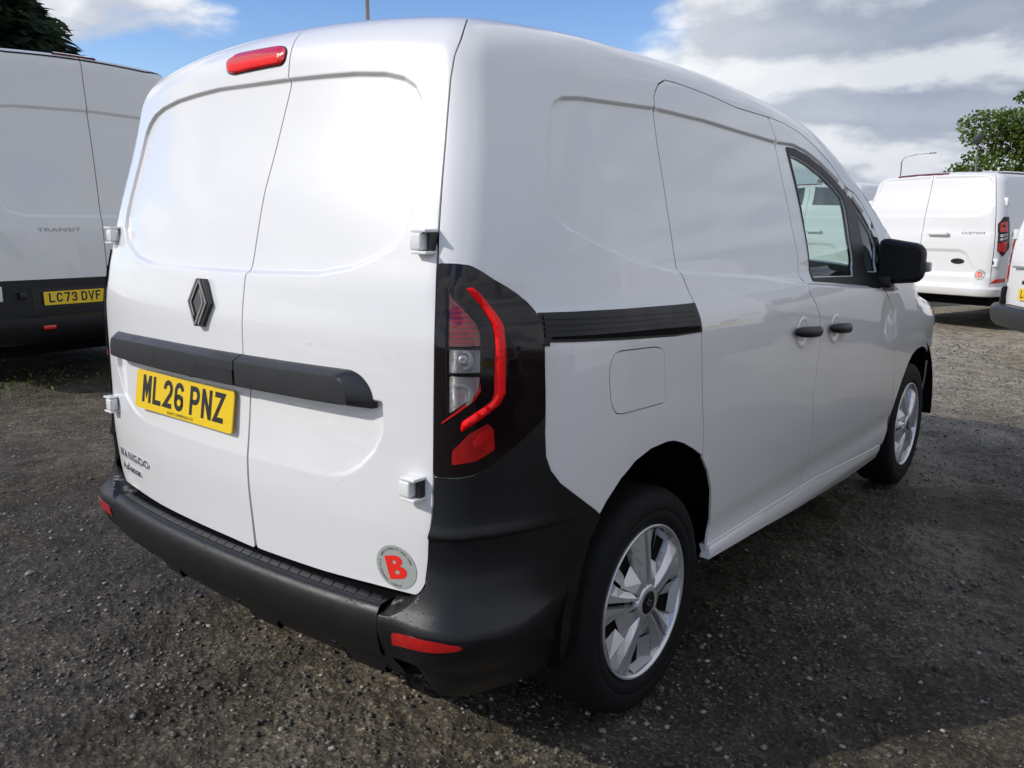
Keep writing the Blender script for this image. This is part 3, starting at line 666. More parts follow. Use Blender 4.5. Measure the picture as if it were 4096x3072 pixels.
# -- tail lamps
lampo = rounded(UV['lamp'], .006, 2)
for mr in (False, True):
    tl = panel(B, lampo, M['smoke'], 'tail_lamp', van, off=.005, res=.014, edge=.008, mirror=mr, flange=.016)
    def bit(name, key, m, off, r=.004, **kw): return panel(B, rounded(UV[key], r, 3), m, name, tl, off=off, res=.008, edge=.005, mirror=mr, flange=.004, **kw)
    bar_c = UV['lamp_bar']
    gp_ = rounded(UV['lamp_bar'], .004, 3); bit('light_guide', 'lamp_bar', M['redhot'], lambda u, v: .0065 + .0085 * np.sqrt(np.clip(-sdpoly(u, v, gp_) / .010, 0, 1)))
    bit('fog_lens', 'lamp_fog', M['redmid'], .0065)
    bit('brake_lens', 'lamp_brake', M['reddark'], .0065)
    bit('indicator_lens', 'lamp_ind', M['clear'], .0065)
    bit('reversing_lens', 'lamp_rev', M['clear'], .0065)
    bit('lens_trim', 'lamp_line', M['red'], .0068, .001)
    for k in range(7):
        z = 1.122 + .0105 * k; x1 = float(np.interp(z, [1.11, 1.14, 1.163, 1.199], [.780, .780, .774, .750]))
        panel(B, [(.738, z), (x1, z), (x1, z + .004), (.738, z + .004)], M['reddark2'], 'lens_rib', tl, off=.0078, res=.02, mirror=mr, flange=.002)
    panel(B, [(.775, .893), (.80, .915), (.80, .932), (.786, .926), (.771, .905)], M['red'], 'fog_facet', tl, off=.0078, res=.02, mirror=mr, flange=.002)
    for (ua, va, ub_, vb_) in ((.728, .97, .7305, 1.235), (.7265, 1.1115, .786, 1.1145), (.7265, 1.0555, .786, 1.059)):
        panel(B, [(ua, va), (ub_, va), (ub_, vb_), (ua, vb_)], M['seal'], 'lens_divider', tl, off=.0085, res=.02, mirror=mr, flange=.002)
    for (cu_, cv_, r_, a0_, a1_) in ((.752, 1.010, .026, -60, 120), (.757, 1.086, .021, -90, 90)):
        arc_o = [(cu_ + r_ * .8 * math.cos(t), cv_ + r_ * math.sin(t)) for t in np.radians(np.linspace(a0_, a1_, 14))]; arc_i = [(cu_ + (r_ - .006) * .8 * math.cos(t), cv_ + (r_ - .006) * math.sin(t)) for t in np.radians(np.linspace(a1_, a0_, 14))]
        panel(B, arc_o + arc_i, M['silver2'], 'reflector_bowl', tl, off=.0075, res=.01, mirror=mr, flange=.002)
    C, D = B.ray(np.array([.757]), np.array([1.086])); pc = B.solve(C, D); nn = B.grad(pc)[0]
    V, F = lathe([(.0, .0001), (.0015, .005), (.0005, .010), (-.004, .0115)], 20)
    o = link('bulb_bowl', mesh('bulb_bowl', V, F, M['silver2']), tl); nv = Vector(nn) if not mr else Vector((-nn[0], nn[1], nn[2])); pv = Vector(pc[0]) if not mr else Vector((-pc[0][0], pc[0][1], pc[0][2]))
    o.matrix_local = Matrix.Translation(pv + nv * .0075) @ nv.to_track_quat('X', 'Z').to_matrix().to_4x4()
# high brake light on the left door header
bl = panel(B, rounded(UV['brake'], .01, 3), M['red'], 'brake_light', ld, off=lambda u, v: .004 + .008 * np.sqrt(np.clip(-sdpoly(u, v, rounded(UV['brake'], .01, 3)) / .02, 0, 1)), res=.010, edge=.006, flange=.012)
panel(B, rounded(inset(UV['brake'], -.004), .012, 3), M['gloss'], 'light_gasket', ld, off=.0015, res=.02, edge=.01, flange=.003)
bu = UV['brake']; lo_ = [tuple(np.array(bu[k]) + d) for k, d in ((6, (-.006, .004)), (7, (.004, .004)), (8, (.006, .004)))]
panel(B, lo_ + [tuple(.55 * np.array(bu[8]) + .45 * np.array(bu[0]) + [.016, 0]), tuple(.5 * np.array(bu[5]) + .5 * np.array(bu[4]) + [-.012, .001])], M['redhot'], 'brake_lens', ld, off=lambda u, v: .0046 + .008 * np.sqrt(np.clip(-sdpoly(u, v, rounded(UV['brake'], .01, 3)) / .02, 0, 1)), res=.01, flange=.001)

# -- handle bar across the rear doors
def bar_half(foot, front, name_parent):
    """foot and front: rows of (x, z_top, z_bottom) on the door skin and on the raised face, same length"""
    foot, front = np.array(foot), np.array(front); n = len(foot)
    secs = [(0, 1, -.012), (0, 1, .004), (.18, 1, .010), (.90, 1, .0275), (1, 1, .0300), (1, .93, .0308), (1, .0, .0308), (.97, -.05, .0285), (.4, -.05, .012), (0, 0, .004), (0, 0, -.012)]
    rows = []
    for t, k, o in secs:
        x = foot[:, 0] * (1 - t) + front[:, 0] * t; zt = foot[:, 1] * (1 - t) + front[:, 1] * t; zb = foot[:, 2] * (1 - t) + front[:, 2] * t
        rows.append(np.stack([x, zb + (zt - zb) * k, np.full(n, o)], 1))
    A = np.stack(rows, 1); m = A.shape[1]; q = on_rear(A[..., 0].reshape(-1), np.clip(A[..., 1].reshape(-1), 1.03, 1.05))
    V = np.stack([A[..., 0].reshape(-1), q[:, 1] - A[..., 2].reshape(-1), A[..., 1].reshape(-1)], 1)
    F = [(i * m + j, (i + 1) * m + j, (i + 1) * m + j + 1, i * m + j + 1) for i in range(n - 1) for j in range(m - 1)]
    F += [tuple(range(m)), tuple(range((n - 1) * m, n * m))[::-1]]
    o = link('handle_bar', mesh('handle_bar', V, F, M['tread'], True), name_parent)
    o.modifiers.new('edges', 'EDGE_SPLIT').split_angle = math.radians(28); return o
def end_round(x0, x1, zt, zb, r, n=14):
    """x and top height running round an outer end of corner radius r at x1"""
    out = []
    for i in range(n + 1):
        a = math.pi / 2 * i / n; out.append((x1 - r[0] + r[0] * math.sin(a), zt - r[1] + r[1] * math.cos(a), zb))
    return out
xs = list(np.linspace(-.583, .1175, 30))
L0 = [(-.648, .985, .9605), (-.640, 1.012, .9605), (-.628, 1.032, .9605), (-.610, 1.0385, .9605)]; L1 = [(-.618, .985, .969), (-.614, 1.004, .969), (-.607, 1.018, .969), (-.596, 1.024, .969)]
foot = L0 + [(x, 1.0395 + .004 * sstep(-.6, -.3, x), .9605) for x in xs]; front = L1 + [(x, 1.026 + .004 * sstep(-.6, -.3, x), .969) for x in xs]
hb = bar_half(foot, front, ld)
xs = list(np.linspace(.1225, .47, 16))
foot = [(x, 1.0435, .9605) for x in xs] + end_round(.47, .572, 1.0435, .9605, (.075, .070)); front = [(x, 1.030, .969) for x in xs] + end_round(.47, .522, 1.030, .969, (.040, .050))
bar_half(foot, front, rd)
xs = np.linspace(-.060, .1165, 12); yq = on_rear(xs, np.full(12, 1.05))[:, 1]
V = [(x, y - .0335, z) for x, y in zip(xs, yq) for z in (.968, 1.008)] + [(x, y - .020, z) for x, y in zip(xs, yq) for z in (.968, 1.008)]
F = [(2 * i, 2 * i + 2, 2 * i + 3, 2 * i + 1) for i in range(11)] + [(2 * i + 1, 2 * i + 3, 24 + 2 * i + 3, 24 + 2 * i + 1) for i in range(11)] + [(0, 1, 25, 24)]
link('handle_flap', mesh('handle_flap', V, F, M['tread'], False), hb)
V, F = box(-.108, -.088, -.772, -.757, .9615, .969, .003); link('camera_eye', mesh('camera_eye', V, F, M['gloss']), ld)

# -- number plate, badge, lettering, sticker
pt = .157; ps = 1.024; pc_ = [c + (p - c) * ps for c, p in zip(CAM.location, (-.147, -.7765, .8957))]
pm = facing(pc_, (math.cos(-.0237), math.sin(-.0237), 0), (0, math.sin(pt), math.cos(pt))) @ Matrix.Scale(ps, 4)
pl_ = number_plate(van, pm, 'ML26 PNZ', 'BLAKEY COMMERCIALS LTD')
def rear_frame(x, z, off=0.):
    p = on_rear([x], [z])[0]; n = B.grad(p[None])[0]; return facing(p + n * off, (-n[1], n[0], 0), (0, n[2], -n[1] + 0 * n[0])) if True else None
bm_ = rear_frame(-.060, 1.163, 0)
hx, hy = .050, .063
hexa = [(-.013, hy), (.013, hy), (hx, 0), (.013, -hy), (-.013, -hy), (-hx, 0)]
bd = link('emblem', mesh('emblem', *prism(hexa, -.006, .015), M['gloss'], False), ld, mtx=bm_)
strips = [[(-.010, .061), (-.045, 0), (-.010, -.053)], [(.003, .064), (-.036, -.001), (-.036, -.001)][:2], [(.003, .064), (.040, 0), (.006, -.064)],
          [(-.022, .018), (-.034, 0), (-.001, -.060)], [(-.001, -.060), (.030, 0), (.016, .028)]]
strips = [[(-.012, .060), (-.046, 0), (-.006, -.062)], [(-.006, -.062), (.026, 0), (.008, .034)], [(.0, .060), (-.034, 0), (-.012, -.036)], [(.0, .060), (.040, 0), (.010, -.058)]]
for s_ in strips:
    V, F = ribbon(s_, .0062); V = [(a, b, .0152) for a, b in V]; n0 = len(V)
    V += [(a * .985, b * .985, .0185) for a, b, c in V[:n0]]
    F2 = [[i + n0 for i in f] for f in F]; k = n0 // 2
    for i in range(k - 1): F2 += [[i, i + 1, n0 + i + 1, n0 + i], [k + i + 1, k + i, n0 + k + i, n0 + k + i + 1]]
    link('emblem_line', mesh('emblem_line', V, F2, M['bronze'], False), bd)
for txt, x, z, size, sp, sh in (('KANGOO', -.556, .641, .036, 1.25, 0.), ('Advance', -.588, .599, .037, .96, 0.)):
    V, F = text_mesh(txt, size, .004, sp, sh); V = np.array(V); ex = np.linspace(0, 1, 2)
    if txt == 'KANGOO': V[:, 0] *= .235 / (V[:, 0].max() - V[:, 0].min()); V[:, 1] *= .026 / (V[:, 1].max() - V[:, 1].min())
    else: V[:, 0] *= .155 / (V[:, 0].max() - V[:, 0].min())
    P = on_rear(x + V[:, 0], z + V[:, 1]); n = B.grad(P); P = P + n * (V[:, 2] + .002)[:, None]
    link('door_lettering', mesh('door_lettering', P, F, M['chrome'], False), ld)
sx, sz, sr = .6265, .594, .0565
def disc_on_rear(name, pts2, off, m, parent, holes=()):
    P, T, _ = fill(np.asarray(pts2, float), [np.asarray(h, float) for h in holes], .02)
    Q = on_rear(sx + P[:, 0], sz + P[:, 1]); n = B.grad(Q); Q = Q + n * off
    a = np.cross(Q[T[:, 1]] - Q[T[:, 0]], Q[T[:, 2]] - Q[T[:, 0]]); s = (a * n[T[:, 0]]).sum(1); T[s < 0] = T[s < 0][:, ::-1]
    return link(name, mesh(name, Q, T, m, False), parent)
stk = disc_on_rear('round_sticker', arc(0, 0, sr, sr * .95, 0, 360, 48)[:-1], .0012, M['sticker'], rd)
def letterB():
    o = [(-.026, .029)] + [(.003, .029)] + arc(.003, .015, .019, .014, 90, -65, 8) + arc(.007, -.013, .0205, .0155, 65, -90, 8) + [(-.026, -.0285)]
    return o, [arc(-.0015, .0125, .006, .0045, 0, 360, 8)[:-1], arc(.0, -.012, .0075, .0052, 0, 360, 8)[:-1]]
tilt = math.radians(13)
def rot2(p): return [(a * math.cos(tilt) - b * math.sin(tilt), a * math.sin(tilt) + b * math.cos(tilt)) for a, b in p]
ob_, hb_ = letterB(); disc_on_rear('sticker_letter', rot2(ob_), .0018, M['stickred'], stk, [rot2(h) for h in hb_])
ringt = []
def ring_text(txt, a0, a1, r, size):
    n = len(txt)
    for i, ch in enumerate(txt):
        if ch == ' ': continue
        V, F = text_mesh(ch, size); a = math.radians(a0 + (a1 - a0) * (i + .5) / n)
        c, s = math.cos(a - math.pi / 2), math.sin(a - math.pi / 2)
        ringt.append(([(x * c - y * s + r * math.cos(a), x * s + y * c + r * math.sin(a), 0) for x, y, z in V], F))
ring_text('NEW & QUALITY USED VANS', 152, 18, .0455, .0078); ring_text('BLAKEY COMMERCIALS', 285, 165, .0455, .0078)
V, F = join(ringt); V = np.array(V); Q = on_rear(sx + V[:, 0], sz + V[:, 1]); Q = Q + B.grad(Q) * .0018
link('sticker_text', mesh('sticker_text', Q, F, M['ink'], False), stk)

# -- door hinges
for parent, s in ((rd, 1), (ld, -1)):
    for z in (1.332, .797):
        yb_ = float(on_rear([.70], [z])[0][1])
        parts = [box(.664, .698, yb_ - .034, yb_ - .008, z - .0185, z + .0185, .005), box(.668, .713, yb_ - .033, yb_ + .006, z + .0195, z + .0265, .002), box(.668, .713, yb_ - .033, yb_ + .006, z - .0265, z - .0195, .002)]
        V, F = join(parts); V = [(a * s, b, c) for a, b, c in V]
        if s < 0: F = [f[::-1] for f in F]
        h = link('hinge', mesh('hinge', V, F, wh, True), parent); h.modifiers.new('edges', 'EDGE_SPLIT').split_angle = .6
        V, F = box(.702, .712, yb_ - .016, yb_ + .012, z - .0185, z + .0185); V = [(a * s, b, c) for a, b, c in V]
        link('hinge_stop', mesh('hinge_stop', V, F, M['ink'], False), h)

# -- rear bumper: stepped centre piece and wrap-round corner cladding
CEN = [(-.06, .508), (-.012, .513), (.0, .5135), (.050, .5165), (.060, .5145), (.070, .508), (.079, .495), (.082, .47), (.079, .44), (.068, .405), (.060, .392), (.054, .387), (.040, .383), (.020, .374), (-.004, .350), (-.030, .318), (-.045, .295), (-.065, .283), (-.20, .28)]
CEN = [(d * .80 if d > 0 else d, z) for d, z in CEN]
xe = float(B.P(np.array([.6022]), np.array([.5]))[0, 0]) - .0012
ub = np.linspace(-xe, xe, 97); dz = np.array([z for d, z in CEN]); dd = np.array([d for d, z in CEN])
bump = empty('rear_bumper', parent=van)
def base_y(x): return on_rear(x, np.full(len(np.atleast_1d(x)), .53))[:, 1]
by = base_y(ub)
bn = B.grad(on_rear(ub, np.full(len(ub), .53))); bn[:, 2] = 0; bn /= np.linalg.norm(bn, axis=1, keepdims=True)
V = []
for i, u in enumerate(ub):
    c = np.interp(abs(u), [0, .45, .60], [1.0, 1.0, .97])
    for d, z in CEN: V.append((u + bn[i, 0] * d * c, by[i] + bn[i, 1] * d * c, z))
m = len(CEN); F = [(i * m + j, i * m + j + 1, (i + 1) * m + j + 1, (i + 1) * m + j) for i in range(96) for j in range(m - 1)]
o = link('bumper_centre', mesh('bumper_centre', V, F, M['plastic'], True), bump)
# anti-slip tread pads between the grooves on the step
for k in range(31):
    xc_ = -.585 + k * .039
    w_ = .0178; skew = .010
    yb0 = float(base_y(np.array([xc_]))[0])
    V = [(xc_ - w_ - skew, yb0 - .010, .5138), (xc_ + w_ - skew, yb0 - .010, .5138), (xc_ + w_ + skew, yb0 - .036, .5163), (xc_ - w_ + skew, yb0 - .036, .5163)]
    V = V + [(a, b, c + .0028) for a, b, c in V]
    link('step_pad', mesh('step_pad', V, [(4, 5, 6, 7), (0, 1, 5, 4), (1, 2, 6, 5), (2, 3, 7, 6), (3, 0, 4, 7)], M['tread'], False), bump)
FB = spl([(.22, -.10), (.262, -.075), (.283, -.062), (.295, -.045), (.318, -.030), (.350, -.004), (.374, .020), (.383, .040), (.389, .055), (.405, .066), (.44, .077), (.47, .081), (.485, .080), (.500, .074), (.512, .062),
          (.525, .050), (.55, .035), (.58, .023), (.61, .014), (.64, .010), (.665, .009), (.683, .0095), (.6885, .0155), (.694, .0165), (.72, .010), (.76, .006), (.80, .0045), (1.1, .0045)])
FC = spl([(.20, -.06), (.24, -.035), (.28, -.012), (.32, .004), (.36, .020), (.377, .034), (.389, .055), (.40, .062)])
def DB(u, v):
    fade = 1 + .38 * sstep(.64, .76, u) - 1.24 * sstep(.80, 1.0, u)
    w_ = sstep(.615, .68, u); fb = np.where(v < .40, FB(v) * (1 - w_) + FC(v) * w_, FB(v))
    d = .0045 + (fb - .0045) * np.where(fb > .0045, fade * .82, 1)
    vt = np.interp(u, [.60, .628, .650, .668, .680, .687, .69], [.513, .5165, .530, .546, .566, .59, .63])
    return d - (d + .012) * sstep(vt - .013, vt, v) * sstep(.690, .675, u)
corner = ([(.6022, .513), (.628, .5165), (.650, .530), (.668, .546), (.680, .566), (.687, .59), (.690, .63), (.6935, .69), (.698, .717), (.7025, .757), (.7045, .826)] +
          [(a_, b_ - .0025) for a_, b_ in UV['lamp'][15:23][::-1]] + UV['clad'][:7] + [UV['clad'][8]] +
          [(1.045, .62), (1.02, .52), (1.005, .42), (1.0, .36), (.99, .31), (.965, .262), (.90, .240), (.72, .242), (.65, .268), (.6022, .280)])
exb = [(u, float(np.interp(u, [.60, .628, .650, .668, .680, .687, .69], [.513, .5165, .530, .546, .566, .59, .63])) - q) for u in np.arange(.606, .69, .005) for q in (.003, .006, .009, .012, .016)] + [(u, v) for u in np.arange(.61, 1.05, .012) for v in list(np.arange(.375, .415, .006)) + list(np.arange(.47, .56, .007)) + list(np.arange(.672, .702, .0045))]
for mr in (False, True):
    cl = panel(B, corner, M['plastic'], 'bumper_corner', bump, off=DB, res=.013, edge=.008, mirror=mr, flange=.02, extra=np.array(exb))
    def DR(u, v): return DB(u, v) + .0035
    panel(B, rounded([(.640, .471), (.6375, .439), (.685, .449), (.7125, .457), (.738, .469), (.744, .475), (.740, .479), (.715, .483), (.6825, .480)], .004, 3), M['redmid'], 'reflector', cl, off=DR, res=.012, edge=.006, mirror=mr, flange=.006)
    panel(B, [(.634, .477), (.632, .432), (.685, .442), (.7125, .450), (.742, .465), (.752, .477), (.742, .485), (.715, .489), (.6825, .486)], M['gloss'], 'reflector_bezel', cl, off=lambda u, v: DB(u, v) + .0012, res=.012, edge=.006, mirror=mr, flange=.003)
for sx_ in (-.42, .0, .40):
    for side in (0,):
        yb0 = float(base_y(np.array([sx_]))[0]); V, F = lathe([(0, .0001), (0, .009), (.004, .010)], 14)
        o = link('parking_sensor', mesh('parking_sensor', V, F, M['gloss']), bump, (sx_, yb0 + .012, .335)); o.rotation_euler = (0, 0, math.radians(90))
for (a, b_) in ((-.50, -.36), (.0, .16), (.40, .56)):
    xx = np.linspace(a, b_, 10); yy = base_y(xx)
    rows = [(-.030, .318), (-.038, .296), (-.046, .280), (-.08, .278)]
    V = [(x + (.02 if k else 0) * (1 if i == 0 else -1 if i == 9 else 0), y - d, z) for i, (x, y) in enumerate(zip(xx, yy)) for k, (d, z) in enumerate(rows)]
    F = [(i * 4 + j, i * 4 + j + 1, i * 4 + 5 + j, i * 4 + 4 + j) for i in range(9) for j in range(3)]
    link('valance_tab', mesh('valance_tab', V, F, M['plastic'], False), bump)

# -- door handles with their bowls
for yh, zh, L_ in ((.965, .997, .255), (1.305, .977, .235)):
    par = RD if yh < 1.1 else RF
    xb_ = float(on_side(np.array([yh]), np.array([zh]))[0, 0])
    n = 24; V = []; mm = 12
    for i in range(n + 1):
        t = i / n * 2 - 1; e = math.sqrt(max(1 - abs(t) ** 5, 0.0)); y = yh + t * L_ / 2
        cx_ = xb_ + .010 + .022 * (1 - abs(t) ** 2.2)
        for j in range(mm):
            a = 2 * math.pi * j / mm; V.append((cx_ + .012 * e * math.cos(a) + 1e-4 * math.cos(a), y, zh + (.019 * e + 1e-4) * math.sin(a) - .010 * t))
    F = [(i * mm + j, i * mm + (j + 1) % mm, (i + 1) * mm + (j + 1) % mm, (i + 1) * mm + j) for i in range(n) for j in range(mm)]
    link('door_handle', mesh('door_handle', V, F, M['plastic'], True), par)
    # bowl: a shallow scoop set behind the handle
    yb1 = yh - .03; K = 24; V = []; R_ = 8
    for r in range(R_ + 1):
        f = r / R_
        for k in range(K):
            a = 2 * math.pi * k / K; y = yb1 + .058 * f * math.cos(a); z = zh + .0 + .056 * f * math.sin(a)
            V.append((y, z, f))
    YZ = np.array(V); px = on_side(YZ[:, 0], YZ[:, 1])[:, 0] + .0012 - .0 * YZ[:, 2]
    px = px + .0045 * np.sin(np.pi * np.clip((YZ[:, 2] - .72) / .28, 0, 1)) 
    V = np.stack([px, YZ[:, 0], YZ[:, 1]], 1)
    F = [(r * K + k, r * K + (k + 1) % K, (r + 1) * K + (k + 1) % K, (r + 1) * K + k) for r in range(R_) for k in range(K)]
    link('handle_bowl', mesh('handle_bowl', V, F, wh, True), par)

# -- door mirrors
for s in (1, -1):
    mo = empty('door_mirror', (0, 0, 0), 0, van)
    V, F = box(.890, 1.092, 1.86, 1.98, 1.108, 1.300, .040); V = np.array(V)
    c = np.array([.99, 1.92, 1.205]); taper = np.interp(V[:, 1], [1.86, 1.98], [1.0, .80]); V[:, 0] = c[0] + (V[:, 0] - c[0]) * taper; V[:, 2] = c[2] + (V[:, 2] - c[2]) * taper
    V[:, 2] -= (V[:, 0] - 1.0) * .16 * (V[:, 2] > 1.22); V[:, 2] += (V[:, 0] - 1.0) * .10 * (V[:, 2] < 1.22) ; V[:, 0] *= s
    if s < 0: F = [f[::-1] for f in F]
    link('mirror_shell', mesh('mirror_shell', V, F, M['plastic']), mo)
    out = rounded([(.912, 1.128), (1.072, 1.138), (1.078, 1.262), (.912, 1.284)], .03)
    V = [(a * s, 1.8565, b) for a, b in out]; link('mirror_glass', mesh('mirror_glass', V, [list(range(len(V)))], M['seal'], False), mo)
    V, F = box(.865, .965, 1.84, 1.93, 1.095, 1.150, .014); V = [(a * s, b, c) for a, b, c in V]; link('mirror_arm', mesh('mirror_arm', V, F, M['plastic']), mo)
    V, F = box(.885, .975, 1.875, 1.955, 1.078, 1.108, .012); V = [(a * s, b, c) for a, b, c in V]; link('mirror_lamp', mesh('mirror_lamp', V, F, M['clear']), mo)
    V, F = box(1.074, 1.102, 1.90, 1.95, 1.165, 1.208, .011); V = [(a * s, b, c) for a, b, c in V]; link('indicator', mesh('indicator', V, F, M['clear']), mo)

# -- wheels
def wheel_meshes():
    out = {}; fine = []; coarse = []
    R = .326
    tyre = [(-.190, .215), (-.196, .24), (-.20, .27), (-.196, .300), (-.186, .316), (-.165, .324), (-.10, .326), (-.035, .324), (-.014, .316), (-.004, .300), (.001, .275), (.000, .262), (-.0015, .2605), (.000, .259), (-.003, .240), (-.009, .226), (-.014, .222), (-.030, .216)]
    out['tyre'] = mesh('tyre', *lathe(tyre, 96), M['rubber'])
    rim_ = [(-.040, .214), (-.012, .2205), (-.007, .2215), (-.004, .2190), (-.005, .2145), (-.012, .2105), (-.020, .2085), (-.034, .207)]
    parts = [lathe(rim_, 96)]
    out['rim'] = mesh('rim', *parts[0], M['silver'])
    dish = [(-.050, .207), (-.046, .16), (-.040, .10), (-.030, .06), (-.028, .002)]
    out['dish'] = mesh('dish', *lathe(dish, 60), M['silver2'])
    # five pairs of ridged blades
    bl, sl, pk, pk2 = [], [], [], []
    for k in range(5):
        a0 = math.radians(96 + 72 * k)
        def P2(r, da, x): a = a0 + da; return (x, r * math.cos(a), r * math.sin(a))
        for sgn in (-1, 1):
            rs = [.040, .075, .12, .165, .196, .2090]
            xo = [-.006, -.003, -.005, -.009, -.012, -.014]
            inn = [.0075 / r for r in rs]
            out_ = [.56, .40, .315, .33, .365, .385]
            V = []
            for r, x, i_, o_ in zip(rs, xo, inn, out_):
                V += [P2(r, sgn * i_, x - .020), P2(r, sgn * (i_ + .006), x + .003), P2(r, sgn * (i_ + (o_ - i_) * .34), x + .002), P2(r, sgn * (o_ - .035), x - .011), P2(r, sgn * o_, x - .034)]
            F = []
            for i in range(5):
                for j in range(4):
                    q = [i * 5 + j, i * 5 + j + 1, (i + 1) * 5 + j + 1, (i + 1) * 5 + j]; F.append(q if sgn > 0 else q[::-1])
            bl.append((V, F))
        # slot between the two blades and the pocket between neighbouring pairs
        V = [P2(.088, -.13, -.0255), P2(.088, .13, -.0255), P2(.176, .06, -.0265), P2(.176, -.06, -.0265)]; sl.append((V, [(0, 1, 2, 3)]))
        V = [P2(.176, -.06, -.0262), P2(.176, .06, -.0262), P2(.208, .06, -.0155), P2(.208, -.06, -.0155)]; pk2.append((V, [(0, 1, 2, 3)]))
        b0 = math.radians(36)
        V = [P2(.112, b0 - .34, -.038), P2(.112, b0 + .34, -.038), P2(.2068, b0 + .27, -.040), P2(.2068, b0 - .27, -.040)]; sl.append((V, [(0, 1, 2, 3)]))
        V = [P2(.125, b0 + .02, -.034), P2(.125, b0 + .31, -.014), P2(.2065, b0 + .255, -.020), P2(.2065, b0 + .02, -.039)]; pk.append((V, [(0, 1, 2, 3)]))
        V = [P2(.070, b0 - .26, -.008), P2(.070, b0 + .26, -.008), P2(.125, b0 + .31, -.028), P2(.125, b0 - .31, -.034)]; pk.append((V, [(0, 1, 2, 3)]))
        V = [P2(.196, b0 - .26, -.034), P2(.196, b0 + .26, -.034), P2(.2085, b0 + .26, -.012), P2(.2085, b0 - .26, -.012)]; pk2.append((V, [(0, 1, 2, 3)]))
        V = [P2(.050, b0 - .3, -.004), P2(.050, b0 + .3, -.004), P2(.070, b0 + .26, -.008), P2(.070, b0 - .26, -.008)]; pk2.append((V, [(0, 1, 2, 3)]))
    for nm_, lst_, m_ in (('spoke', bl, 'silver'), ('spoke_slot', sl, 'void'), ('trim_pocket', pk, 'silver'), ('trim_recess', pk2, 'silver2')):
        for q in lst_: fine.append((nm_, mesh(nm_, *q, M[m_], False)))
    allV = [(V, F, 0) for V, F in bl + pk] + [(V, F, 1) for V, F in sl] + [(V, F, 2) for V, F in pk2]
    V, F = join([(a, b_) for a, b_, _ in allV]); tm = mesh('wheel_trim', V, F, M['silver'], False); tm.materials.append(M['void']); tm.materials.append(M['silver2'])
    tm.polygons.foreach_set('material_index', [k for _, f_, k in allV for _q in f_]); coarse.append(('wheel_trim', tm))
    hub = [lathe([(-.02, .052), (-.004, .050), (.000, .046), (.001, .034)], 40)]
    out['hub_ring'] = mesh('hub_ring', *hub[0], M['silver'])
    out['hub_cap'] = mesh('hub_cap', *lathe([(-.01, .035), (.0015, .034), (.003, .030), (.0035, .001)], 32), M['gloss'])
    nuts = []
    for k in range(5):
        a = math.radians(96 + 36 + 72 * k); v, f = lathe([(-.012, .0085), (-.0035, .008), (-.0035, .001)], 8); nuts.append(([(x - .004, y + .054 * math.cos(a), z + .054 * math.sin(a)) for x, y, z in v], f))
    for q in nuts: fine.append(('wheel_nut', mesh('wheel_nut', *q, M['ink'], False)))
    s1 = [ribbon([(-.002, .014), (-.012, .0), (.0, -.006)], .004), ribbon([(.002, -.014), (.012, .0), (0, .006)], .004)]
    V, F = join([([(.0042, a, b) for a, b in v], f) for v, f in s1]); fine.append(('hub_emblem', mesh('hub_emblem', V, F, M['bronze'], False)))
    return out, fine, coarse
WM, WFINE, WCOARSE = wheel_meshes()
def add_wheel(parent, x, y, z, s=1, rot=0., scale=1., detail=False):
    w = empty('wheel', (x, y, z), 0 if s > 0 else math.pi, parent); w.rotation_euler.x = rot; w.scale = (scale,) * 3
    if s < 0: w.rotation_euler = (rot, 0, math.pi)
    for k, me in list(WM.items()) + (WFINE if detail else WCOARSE): link(k, me, w)
    return w
add_wheel(van, .886, 0, .322, 1, math.radians(-4), 1., True); add_wheel(van, .883, 2.716, .322, 1, math.radians(11), 1., True)
add_wheel(van, -.886, 0, .322, -1); add_wheel(van, -.883, 2.716, .322, -1, .5)
# wheel housings, floor pan and the dark shell behind the panels
for s in (1, -1):
    for yc in (0, 2.716):
        V, F = [], []
        n = 28
        for i in range(n + 1):
            a = math.radians(-6 + 192 * i / n); r = .435
            for x in (.52, .895 if abs(math.sin(a)) < 2 else .9): V.append((x * s, yc + r * math.cos(a), .35 + r * math.sin(a)))
        F = [(2 * i, 2 * i + 1, 2 * i + 3, 2 * i + 2) for i in range(n)]
        k = len(V); V.append((.52 * s, yc, .35)); F += [(2 * i, 2 * i + 2, k) for i in range(n)]
        link('wheel_housing', mesh('wheel_housing', V, F, M['void'], True), van)
V, F = box(-.70, .70, -.50, 3.40, .30, .36); link('floor_pan', mesh('floor_pan', V, F, M['void'], False), van)
u_ = np.linspace(-3.3, 3.3, 265); v_ = np.linspace(.30, 2.05, 70); U_, V_ = np.meshgrid(u_, v_, indexing='ij')
SV = np.minimum(V_, vb(U_.reshape(-1)).reshape(U_.shape)); P_ = B.P(U_, SV, np.full(U_.shape, -.022)); kk = len(v_)
okq = []
for i in range(len(u_) - 1):
    for j in range(kk - 1):
        uu, vv = abs(u_[i] + u_[i + 1]) / 2, (v_[j] + v_[j + 1]) / 2; y = uu - E1 + B.ya if uu > E1 else -.5
        if uu > 2.36 and vv > 1.03: continue
        if math.hypot(y - 0, vv - .38) < .46 or math.hypot(y - 2.716, vv - .345) < .46: continue
        a = i * kk + j; okq.append((a, a + kk, a + kk + 1, a + 1))
link('inner_shell', mesh('inner_shell', P_.reshape(-1, 3), okq, M['void']), van)
